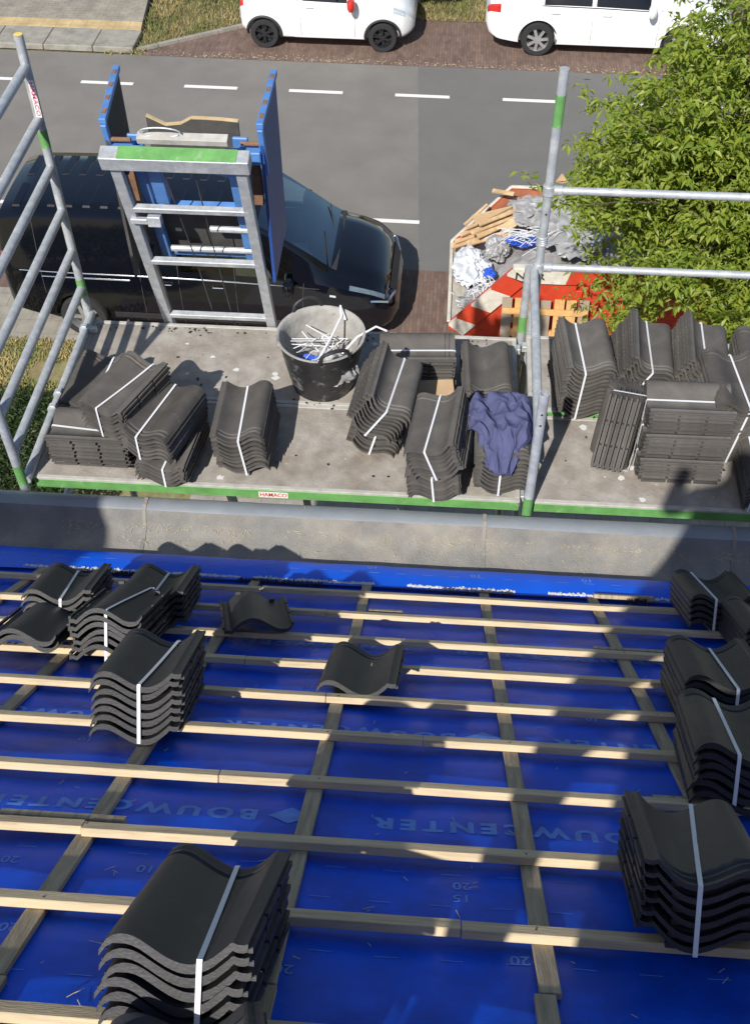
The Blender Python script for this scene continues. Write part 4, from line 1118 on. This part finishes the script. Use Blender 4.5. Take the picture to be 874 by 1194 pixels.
def loose(label, tail, head, extra=0, n=1, **k_):
    kw = dict(strap=None, group='loose roof tiles on the battens', name='roof_tile_loose', cat='roof tile'); kw.update(k_)
    if n == 1:
        up = .042+.03+extra; a = rf(*tail, up); b = rf(*head, up); pa, pb = rw(*a, up), rw(*b, up)
        R = basis(pb-pa, RN)
        if kw.get('rot180'): R = R @ Matrix.Rotation(PI, 3, 'Z')
        R = R @ Matrix.Rotation(kw.get('roll', 0), 3, 'Y')
        if kw.get('flip'): R = R @ Matrix.Rotation(PI, 3, 'Y')
        o = bpy.data.objects.new('roof_tile', TM[kw.get('variant', 2)]); C.objects.link(o); o.location = (pa+pb)/2-R @ Vector((0, 0, .032)); o.rotation_euler = R.to_euler()
        tag(o, label, 'roof tile', 'loose roof tiles on the battens'); return o
    return roof_bundle(label, tail, head, H7(n)+extra, n, **kw)
loose('single loose tile on the battens in the middle of the roof', (417, 796), (429, 757))
loose('single loose tile lying crest up behind the left heap', (300, 729), (295, 705), flip=True, variant=3)
loose('upper of two loose tiles at the left edge, resting on the other', (26, 744), (60, 714), extra=.03, flip=True, variant=3)
loose('lower of two loose tiles at the left edge, under the other', (30, 751), (64, 721), flip=True)
# on the deck
def DB(label, tail, head, z, n, **k_):
    kw = dict(group=G2); kw.update(k_); return deck_bundle(label, tail, head, z, n, **kw)
DB('crosswise bundle lowest in the heap at the left end of the deck', (60, 492), (152, 497), .23, 7, strap=(.0, .03))
DB('bundle lying askew on top of two others at the left end of the deck', (122, 468), (166, 424), .45, 7, strap=(-.02, .03))
DB('shaded bundle partly hidden behind the heap at the left end', (98, 462), (118, 420), .20, 6, strap=(.05, .05))
DB('upper bundle of the pile of two beside the left heap', (172, 499), (206, 454), .37, 6, rot180=True, strap=(.04, .04))
DB('lower bundle of the pile of two beside the left heap', (186, 538), (212, 482), .17, 5, strap=(.02, .02))
DB('free-standing bundle on the deck between the left heap and the tub', (274, 512), (288, 446), .29, 9, roll=.1, rot180=True, strap=(.0, -.01))
# middle
DB('upper bundle leaning beside the rubber tub, layers fanned toward it', (455, 470), (468, 420), .46, 8, roll=-.55, rot180=True, strap=(-.02, .0))
DB('lower bundle under the steep leaning one beside the tub', (442, 496), (458, 440), .21, 7, roll=-.25, rot180=True, strap=(.0, .0))
DB('crosswise bundle behind the leaning pair beside the tub', (448, 405), (524, 405), .26, 7, strap=(-.0, .0))
DB('low bundle on the far deck behind the purple cloth', (570, 452), (566, 405), .17, 5, rot180=True, strap=None)
DB('upper bundle of the pair in front of the cardboard, edges fanned to the right', (500, 514), (510, 466), .42, 7, roll=-.35, strap=(-.02, .0))
DB('lower bundle of the pair in front of the cardboard', (504, 548), (512, 496), .20, 6, roll=-.1, strap=(.0, .0))
DB('tall bundle lying under the purple cloth', (588, 528), (586, 466), .33, 10, rot180=True, strap=(.0, .01))
# right
DB('bundle nearest the tall guard post on the far right deck', (690, 430), (678, 374), .40, 12, strap=(.03, .03), roll=-.05, rot180=True)
DB('bundle leaning right on the far deck, second from the guard post', (764, 432), (760, 372), .40, 9, roll=-.45, rot180=True, strap=(.02, .0))
DB('bundle leaning right on the far deck, third from the guard post', (828, 432), (824, 374), .40, 9, roll=-.4, rot180=True, strap=(.02, .0))
DB('bundle beyond the others at the right edge, only its strap and side showing', (900, 440), (886, 385), .36, 8, strap=(-.03, -.05))
DB('tall bundle at the right edge behind the crosswise pile of three', (866, 466), (850, 414), .46, 14, roll=.1, strap=(.04, .02))
for (zz, nn, lb) in ((.47, 5, 'topmost bundle of the crosswise pile of three at the right'), (.318, 5, 'middle bundle of the crosswise pile of three at the right'), (.165, 5, 'lowest bundle of the crosswise pile of three at the right, half in shadow')):
    pa = at(755, 462, DZ+.47); pb = at(855, 466, DZ+.47)
    pa.z = pb.z = DZ+zz; o_ = Vector((.0, -.03, 0))*(.47-zz)/.2
    bundle(lb, (pa+pb)/2+o_, pb-pa, (0, 0, 1), nn, strap=(.0, .0), group=G2, rot180=False)
# bundle standing on end
pc = at(722, 500, DZ+.22)
bs = bundle('bundle standing on end with the long tile edges facing the roof', (0, 0, 0), (.12, .32, .94), (-1, .12, .1), 6, strap=(.08, .08), group=G2)
bs.location = Vector((pc.x+.08, pc.y+.02, DZ+.215)); 
DB('shadowed bundle cut off by the lower right edge of the deck', (905, 556), (893, 505), .22, 7, strap=(-.1, -.1))

# cardboard
cbp = at(502, 461, DZ+.12)
tag(MB().box(cbp, (.26, .2, .006), Matrix.Rotation(.12, 3, 'Z') @ Matrix.Rotation(.25, 3, 'X')).build('cardboard_sheet', M['card'], smooth=False), 'brown cardboard sheet tucked behind the middle tile bundles', 'cardboard')
# ================================================================== purple cloth
def cloth():
    c = at(585, 497, DZ+.36); mb = MB()
    nu, nv = 70, 70
    def fn(u, v):
        # u across, v from far to near; two lobes
        a = u*2-1; b = v*2-1
        rr = max(abs(a), abs(b)); th = math.atan2(b, a)
        w_ = .19*(1+.14*noise.noise(Vector((math.cos(th)*1.3, math.sin(th)*1.3, 2))))
        x = a*w_*(1.0-.5*max(0, b)**.7)*math.sqrt(1-.35*b*b); y = -b*.23*math.sqrt(1-.35*a*a)
        f_ = noise.noise(Vector((a*2.2+b*.8, b*1.6, 1.5)))*.5
        ridg = 1-abs(noise.noise(Vector((a*2.6-b*1.2, b*1.8+a, 8.2))))*2.2
        ridg2 = 1-abs(noise.noise(Vector((a*6-b*3, b*5+a*2, 3.2))))*2.2
        z = .03+.04*f_+.034*ridg+.006*ridg2
        if rr > .82: z -= (rr-.82)*.22
        if y < -.07: z -= (-.07-y)*.85            # hangs over the tail side
        if x > .11: z -= (x-.11)*.9
        if x < -.12: z -= (-.12-x)*.5
        x += .02*noise.noise(Vector((a*4, b*4, 11))); y += .015*noise.noise(Vector((a*4, b*4, 21)))
        return c+Vector((x, y, z))
    mb.grid(fn, list(np.linspace(0, 1, nu)), list(np.linspace(0, 1, nv)))
    ob = mb.build('cloth', M['cloth'], ang=180)
    md = ob.modifiers.new('s', 'SOLIDIFY'); md.thickness = .003
    return tag(ob, 'crumpled purple-blue cloth thrown over the tile bundle beside the scaffold stub', 'cloth')
cloth()
# ================================================================== rubber tub
tubc = at(377, 446, DZ+.0); tubc.z = DZ+.0045
tub = thing('rubber_tub', 'black rubber builders tub, dusty grey inside, on the far scaffold deck', 'tub', tubc)
hT, rb, rt = .355, .172, .235
mb = MB(); prof = [(.001, .001), (rb, .001)]
for k_ in range(14):
    f_ = k_/13; prof.append((rb+(rt-rb)*f_**.85+(.0022 if k_ % 2 else 0), .012+f_*(hT-.02)))
prof += [(rt+.010, hT-.008), (rt+.012, hT), (rt+.002, hT+.002)]
mb.lathe(prof, tubc, 'z', 48); mb.build('tub_wall', M['rubber'], tub, ang=60)
mb = MB(); mb.lathe([(rt+.0125, hT-.003), (rt+.011, hT+.003), (rt+.003, hT+.0035)]+[(rb+(rt-rb)*f_**.85-.006, .012+f_*(hT-.015)) for f_ in np.linspace(1, .1, 8)]+[(.001, .03)], tubc, 'z', 48); mb.build('tub_inside', M['dusty'], tub, ang=60)
for a0 in (2.0, 2.0+PI):
    mb = MB(); P_ = []
    for q in np.linspace(-.36, .36, 12):
        k_ = math.cos(q/.36*PI/2)**.35 if abs(q) < .359 else 0
        P_.append(tubc+Vector(((rt+.012)*math.cos(a0+q), (rt+.012)*math.sin(a0+q), hT-.012+.075*k_)))
    mb.tube(P_, .011, 8); mb.build('tub_handle', M['rubber'], tub)
def cg(x, y, z): return tubc+Vector((x, y, z))
sc1 = MB()
for i in range(11):
    a = random.uniform(-1.2, 1.9); r_ = random.uniform(.02, .12); b = a+random.uniform(2, 4.2)
    sc1.tube([cg(r_*math.cos(a), r_*math.sin(a), .13+random.uniform(0, .08)), cg(random.gauss(.04, .05), random.gauss(0, .05), .24+random.uniform(0, .06)), cg(.17*math.cos(b), .17*math.sin(b), .22+random.uniform(0, .12))], .003, 5)
sc1.tube([cg(-.02, -.15, .25), cg(.06, .02, .33), cg(.10, .15, .36), cg(.09, .19, .40), cg(.12, .16, .33)], .007, 6)
sc1.tube([cg(.12, -.05, .26), cg(.20, .0, .34), cg(.30, .06, .37), cg(.36, .05, .35)], .006, 6)
tag(sc1.build('strap_offcuts', M['strap']), 'tangle of white strap offcuts sticking out of the rubber tub', 'strap waste')
def crumple(name, c, size, m_, label, cat, seed, amp=.35, sub=4, flat=1.0, parent=None):
    bm = bmesh.new(); bmesh.ops.create_icosphere(bm, subdivisions=sub, radius=1)
    for v in bm.verts:
        d = v.co.copy(); o = Vector((seed, seed*2, seed*.5))
        r_ = 1+amp*noise.noise(d*1.4+o)+amp*.8*(1-abs(noise.noise(Vector((d.x*2.2+d.y, d.y*3.5, d.z*2))+o))*2.4)+amp*.28*(1-abs(noise.noise(d*6+o))*2)
        v.co = d*r_*.8
        v.co.x *= size[0]; v.co.y *= size[1]; v.co.z *= size[2]
        if v.co.z < -size[2]*.35: v.co.z = -size[2]*.35
    me = bpy.data.meshes.new(name); bm.to_mesh(me); bm.free(); me.materials.append(m_)
    me.shade_smooth(); me.set_sharp_from_angle(angle=math.radians(55))
    ob = bpy.data.objects.new(name, me); C.objects.link(ob); ob.location = c
    return tag(ob, label, cat)
crumple('rag', cg(-.06, -.09, .16), (.10, .08, .09), M['bluefilm'], 'bright blue rag inside the rubber tub', 'rag', 3)
crumple('plastic_scrap', cg(.07, -.08, .17), (.13, .10, .11), M['filmg'], 'pale plastic scrap inside the rubber tub', 'plastic', 5)

# ================================================================== skip
skp = thing('skip', 'red and white striped skip full of rubbish standing on the road edge', 'skip', (1.6, 13.0, 0))
ZT, ZLO = 1.42, .46
yn, yf = 12.05, 14.02; x0, x1, xe = .13, .95, 3.9
T_ = .04
def wallpoly(y):
    return [Vector(p) for p in [(x0+.62, y, .06), (xe-.3, y, .06), (xe, y, ZT-.1), (xe, y, ZT), (x1, y, ZT), (x0, y, ZLO), (x0, y, ZLO-.1)]]
for y, s_ in ((yn, 1), (yf, -1)):
    MB().prism(wallpoly(y), (0, T_*s_, 0)).build('side_wall', M['skipred'], skp, smooth=False)
MB().prism([(x0+.62, yn+T_, .06), (xe-.3, yn+T_, .06), (xe-.3, yf-T_, .06), (x0+.62, yf-T_, .06)], (0, 0, .05)).build('floor', M['skipin'], skp, smooth=False)
MB().prism([(x0, yn+T_, ZLO-.1), (x0+.60, yn+T_, .07), (x0+.62, yn+T_, .12), (x0+.03, yn+T_, ZLO-.01), (x0, yn+T_, ZLO-.01)], (0, yf-yn-2*T_, 0)).build('end_lip', M['skipwhite'], skp, smooth=False)
MB().prism([(xe-.3, yn+T_, .14), (xe, yn+T_, ZT-.1), (xe, yn+T_, ZT-.01), (xe-.05, yn+T_, ZT-.01), (xe-.35, yn+T_, .14)], (0, yf-yn-2*T_, 0)).build('end_wall', M['skipred'], skp, smooth=False)
rim = MB()
rim.bar((x1-.01, yf-.02, ZT+.012), (xe, yf-.02, ZT+.012), .05, .03); rim.bar((x0-.01, yf-.02, ZLO+.012), (x1-.01, yf-.02, ZT+.012), .05, .03)
rim.bar((x1-.01, yn+.01, ZT+.012), (xe, yn+.01, ZT+.012), .10, .03); rim.bar((x0, yn+.02, ZLO+.012), (x0, yf-.02, ZLO+.012), .05, .03)
rim.build('rim', M['skipwhite'], skp, bevel=.006)
ins = MB(); ins.add([(x0+.64, yf-T_-.003, .12), (xe-.4, yf-T_-.003, .12), (xe-.06, yf-T_-.003, ZT-.02), (x1, yf-T_-.003, ZT-.02), (x0+.04, yf-T_-.003, ZLO)], [(0, 1, 2, 3, 4)]); ins.build('inside_face', M['skipin'], skp, smooth=False, recalc=False)
# striped edge beam along the slanted and the level top of the near wall
ea, eb, ec = Vector((x0, yn, ZLO)), Vector((x1, yn, ZT)), Vector((xe, yn, ZT))
e1 = (eb-ea).normalized(); n1 = Vector((e1.z, 0, -e1.x)); L1 = (eb-ea).length
cuts = [0, .13, .36, .66, .90, 1.0]
for k_, (a_, b_) in enumerate(zip(cuts, cuts[1:])):
    p0, p1 = ea.lerp(eb, a_), ea.lerp(eb, b_)
    sl_ = .10
    q_ = [p0, p1, p1+n1*.27+e1*(sl_ if k_ < 4 else .0), p0+n1*.27+e1*(sl_ if k_ else 0)]
    if k_ == 4: q_ = [p0, p1, p1+Vector((.16, 0, -.21)), p0+n1*.27+e1*sl_]
    pb_ = MB(); pb_.prism([v+Vector((0, -.055, 0)) for v in q_], (0, .054, 0)); pb_.build('edge_beam', M['skipwhite' if k_ % 2 == 0 else 'skipred'], skp, smooth=False)
pl_ = MB(); pl_.prism([(x1+.003, yn-.055, ZT), (x1+.75, yn-.055, ZT), (x1+.70, yn-.055, ZT-.2), (x1+.165, yn-.055, ZT-.2)], (0, .054, 0)); sg = pl_.build('name_plate', M['skipwhite'], skp, smooth=False)
pl_ = MB(); pl_.prism([(x1+.753, yn-.055, ZT), (xe, yn-.055, ZT), (xe, yn-.055, ZT-.2), (x1+.703, yn-.055, ZT-.2)], (0, .054, 0)); pl_.build('edge_beam', M['skipred'], skp, smooth=False)
V_, F_ = text_verts('NOR', .15, .003)
tx = MB(); tx.add([Vector((x1+.22+v.x*1.2, yn-.058, ZT-.09+v.y)) for v in V_], F_); o_ = tx.build('plate_lettering', M['black'], None, smooth=False, recalc=False)
o_.location -= sg.location+skp.location; o_.parent = sg
for k_ in range(2):
    z = .28+k_*.2
    stp = MB(); stp.add([Vector((.86+.02*k_, yn-.004, z)), Vector((1.0+.02*k_, yn-.004, z+.04)), Vector((1.02+.02*k_, yn-.004, z+.15)), Vector((.88+.02*k_, yn-.004, z+.11))], [(0, 1, 2, 3)]); stp.build('white_mark', M['skipwhite'], skp, smooth=False, recalc=False)
for x in (x1+.9, x1+1.7, x1+2.5): MB().box((x, yn-.026, .62), (.09, .048, 1.0)).build('rib', M['skipred'], skp, bevel=.006)
# rubbish
fillm = MB(); fillm.grid(lambda u, v: Vector((u, v, ZLO-.25+.80*min(1, max(0, (u-x0-.1)/1.0))+.12*noise.noise(Vector((u*2, v*2, 0))))), list(np.linspace(x0+.16, xe-.1, 40)), list(np.linspace(yn+.06, yf-.06, 30)))
tag(fillm.build('rubble_fill', M['filmg'], ang=180), 'mixed grey rubble filling the red and white skip', 'rubble', kind='stuff')
PG = 'scrap boards in the skip'
def sb(p0, z0, p1, z1, wd, lb, th=.025, m_='plank', grp=PG, nm='scrap_board', cat='board'):
    a = at(*p0, z0); b = at(*p1, z1); mb = MB(); mb.bar(a, b, wd, th, Vector((random.gauss(0, .15), -.25, 1)))
    return tag(mb.build(nm, M[m_], smooth=False, bevel=.002), lb, cat, grp)
sb((526, 287), .62, (578, 272), .92, .10, 'lowest grey board of the scrap wood pile in the skip')
sb((530, 282), .70, (588, 262), 1.0, .07, 'second narrow board up in the scrap wood pile')
sb((545, 284), .78, (596, 270), 1.02, .09, 'frontmost splintered board beside the white film')
sb((536, 274), .84, (592, 252), 1.10, .06, 'third board up in the scrap wood pile')
sb((556, 276), .94, (600, 256), 1.12, .08, 'middle board of the scrap wood pile')
sb((543, 266), .96, (596, 246), 1.20, .05, 'fifth board up in the scrap wood pile')
sb((549, 272), .98, (606, 250), 1.20, .05, 'sixth board up, nearly at the top of the scrap wood pile')
sb((541, 262), 1.02, (568, 238), 1.25, .04, 'thin lath sticking up along the left side of the pile')
sb((558, 262), 1.12, (604, 244), 1.28, .06, 'top narrow board of the scrap wood pile')
sb((578, 278), 1.0, (600, 272), 1.10, .07, 'short board end at the front right of the pile')
sb((574, 222), 1.44, (599, 226), 1.47, .06, 'single board lying across the far corner of the skip', .03)
sb((585, 268), 1.10, (612, 250), 1.25, .16, 'pale yellowish board beside the grey plastic', .02, 'brokenply')
q_ = [at(550, 252, 1.22), at(596, 241, 1.32), at(600, 248, 1.18), at(555, 262, 1.10)]
cs = MB(); cs.prism(q_, (0, .01, .012)); tag(cs.build('cardboard_sheet', M['card'], smooth=False), 'tan cardboard sheet on the scrap wood in the skip', 'cardboard')
q_ = [at(648, 212, 1.5), at(655, 203, 1.6), at(662, 212, 1.5), at(655, 214, 1.45)]
cs = MB(); cs.prism(q_, (0, .01, .012)); tag(cs.build('cardboard_sheet', M['card'], smooth=False), 'small brown cardboard corner behind the tall guard post', 'cardboard')
def lump(px, py, z, size, m_, label, seed, cat='plastic film', nm='plastic_film', amp=.4, sub=5):
    c = at(px, py, z); return crumple(nm, (c.x, c.y, c.z), size, M[m_], label, cat, seed, amp, sub)
lump(548, 312, .72, (.25, .42, .20), 'film', 'heap of crumpled white plastic film at the low end of the skip', 11)
lump(580, 290, .90, (.17, .22, .18), 'filmg', 'grey translucent bag beside the white film heap', 17)
lump(618, 243, 1.22, (.30, .42, .12), 'filmg', 'pale grey plastic sheeting beside the scrap wood', 23)
lump(668, 262, 1.3, (.45, .75, .14), 'filmg', 'white plastic sheeting under the tree at the right of the skip', 29)
lump(608, 280, 1.12, (.20, .15, .07), 'bluefilm', 'blue and white plastic bag lying in the skip', 31, 'bag', 'plastic_bag', .4, 4)
lump(570, 318, .86, (.09, .10, .05), 'bluefilm', 'small blue bag on the white film in the skip', 37, 'bag', 'plastic_bag', .4, 4)
lump(545, 352, .50, (.17, .14, .07), 'filmg', 'grey film hanging over the low corner of the skip', 41, sub=4)
sw_ = MB()
for i in range(90):
    p_ = Vector((random.gauss(.62, .13), random.gauss(12.28, .09), .90+random.uniform(-.05, .05))); a = random.uniform(0, PI); l_ = random.uniform(.08, .22)
    d_ = Vector((math.cos(a), math.sin(a), random.gauss(0, .3)))*l_; sw_.tube([p_-d_/2, p_+Vector((0, 0, .02)), p_+d_/2], .005, 4)
for i in range(40):
    p_ = Vector((random.gauss(1.1, .2), random.gauss(12.85, .12), 1.38+random.uniform(-.03, .04))); a = random.uniform(-.4, .9); l_ = random.uniform(.15, .35)
    d_ = Vector((math.cos(a), math.sin(a), random.gauss(0, .2)))*l_; sw_.tube([p_-d_/2, p_+Vector((0, 0, .02)), p_+d_/2], .005, 4)
tag(sw_.build('strap_offcuts', M['strap'], smooth=False), 'tangle of white straps spilling over the skip wall', 'strap waste', kind='stuff')
# pallet leaning on the skip
pal = thing('pallet', 'orange-brown wooden pallet leaning upright against the skip', 'pallet', (1.42, 11.8, 0))
for k_, (x, m_) in enumerate(((.90, 'palletg'), (1.07, 'palletw'), (1.23, 'palletw'), (1.42, 'palletg'), (1.60, 'palletw'), (1.76, 'palletw'), (1.93, 'palletg'))):
    b = MB(); b.bar((x, 11.62, .02), (x, 11.93, 1.02+random.gauss(0, .01)), .135, .022, (0, -1, .3)); b.build('slat', M[m_], pal, bevel=.003)
for z in (.12, .52, .86):
    b = MB(); y = 11.62+.31*z+(-.03 if z > .8 else .055); b.bar((.84, y, z), (1.99, y, z), .085, .03 if z > .8 else .075, (0, -1, .3)); b.build('bearer', M['palletw'], pal, bevel=.003)

# ================================================================== behind the camera: what throws the shadows
def skin_person():
    by, bx = -.42, .08
    fz = 10-1.73+.753*.42
    J = [((bx, by, fz+.95), .17), ((bx, by-.01, fz+1.15), .17), ((bx, by, fz+1.38), .19), ((bx, by+.01, fz+1.50), .06), ((bx, by+.03, fz+1.60), .085), ((bx, by+.04, fz+1.70), .08),
         ((bx-.19, by, fz+1.42), .06), ((bx-.30, by+.08, fz+1.22), .048), ((bx-.20, by+.26, fz+1.38), .038),
         ((bx+.19, by, fz+1.42), .06), ((bx+.30, by+.08, fz+1.22), .048), ((bx+.08, by+.26, fz+1.38), .038),
         ((bx-.16, by, fz+.86), .12), ((bx-.36, by+.06, fz+.46), .08), ((bx-.40, by-.02, fz+.06), .055), ((bx-.42, by+.14, fz+.0), .04),
         ((bx+.16, by, fz+.86), .12), ((bx+.36, by+.06, fz+.46), .08), ((bx+.40, by-.02, fz+.06), .055), ((bx+.42, by+.14, fz+.0), .04)]
    E_ = [(0, 1), (1, 2), (2, 3), (3, 4), (4, 5), (2, 6), (6, 7), (7, 8), (2, 9), (9, 10), (10, 11), (0, 12), (12, 13), (13, 14), (14, 15), (0, 16), (16, 17), (17, 18), (18, 19)]
    me = bpy.data.meshes.new('person'); o0 = Vector((bx, by, fz))
    me.from_pydata([Vector(p)-o0 for p, r_ in J], E_, []); me.materials.append(M['cloth'])
    o = bpy.data.objects.new('person', me); C.objects.link(o); o.location = o0
    o.modifiers.new('skin', 'SKIN')
    for i, (p, r_) in enumerate(J): me.skin_vertices[0].data[i].radius = (r_, r_)
    me.skin_vertices[0].data[0].use_root = True
    o.modifiers.new('ss', 'SUBSURF').levels = 1
    return tag(o, 'person in navy work clothes standing on the roof holding up a phone', 'person')
skin_person()
chm = thing('shadow_chimney', 'unseen brick stack added beyond the left edge to shade the gutter', 'shadow_chimney', (-3.54, -.55, 7.6))  # unseen block, added to throw the shadow at the left of the gutter
MB().box((-3.54, -.55, 8.59), (.9, .6, 1.98)).build('stack', M['wall'], chm, smooth=False)
MB().box((-3.54, -.55, 9.61), (.96, .66, .06)).build('cap', M['kerb'], chm, smooth=False, bevel=.01)

bag = thing('shadow_sack', 'unseen sack added behind the person to fill out the shadow on the roof', 'bag', (.1, -.62, 8.9))  # unseen sack, added to close the gap in the person's cast shadow
bg_ = MB(); bg_.lathe([(.001, 0), (.20, .01), (.26, .08), (.27, .3), (.2, .42), (.001, .43)], (.1, -.62, 8.98), 'z', 20); bg_.v = [Vector((v.x, -.62+(v.y+.62)*.5, v.z)) for v in bg_.v]
bg_.build('sack', M['cloth'], bag)
MB().tube([(-.08, -.62, 9.36), (-.02, -.58, 9.7), (.08, -.55, 10.0), (.2, -.56, 9.9), (.28, -.62, 9.36)], .015, 6).build('shoulder_strap', M['cloth'], bag)

# ------------------------------------------------------------------ small debris on the decks
db = MB()
for i in range(260):
    x = random.uniform(XA+.05, 1.75); y = random.choice((random.uniform(3.85, 5.08), random.gauss(4.465, .02), random.gauss(5.06, .02))); y = min(max(y, 3.84), 5.09)
    z = DZ+(.005 if y < 4.456 else (.008 if x < .49 else .03)); r_ = random.uniform(.002, .007)
    db.box((x, y, z+r_*.3), (r_*random.uniform(1, 3), r_*random.uniform(1, 2), r_*.7), Matrix.Rotation(random.uniform(0, 3), 3, 'Z'))
tag(db.build('tile_crumbs', M['tile_dark'], smooth=False), 'dark tile crumbs and grit scattered over the scaffold decks', 'crumbs', kind='stuff')

nl = MB()
for X in (-1.85, -1.335, -.815, -.28, .28, .785, 1.315):
    for s_ in SB:
        if random.random() < .8:
            c_ = rw(X+random.gauss(0, .006), s_+random.gauss(0, .004), .0185+BH+.0004); nl.tube([c_, c_+RN*.001], .0028, 8)
tag(nl.build('nail_heads', M['cable'], house), kind='stuff')

ms = MB()
for i in range(420):
    u = random.uniform(-7, 5); v = 20.5+abs(random.gauss(0, .12)); l_ = random.uniform(.01, .05)
    p = g(u, v, .012); a = random.uniform(0, PI); d = Vector((math.cos(a), math.sin(a), 0))*l_
    ms.bar(p-d/2, p+d/2, .008, .003)
tag(ms.build('kerb_litter', M['straw'], smooth=False), 'dry leaf litter along the far edge of the road', 'litter', kind='stuff')
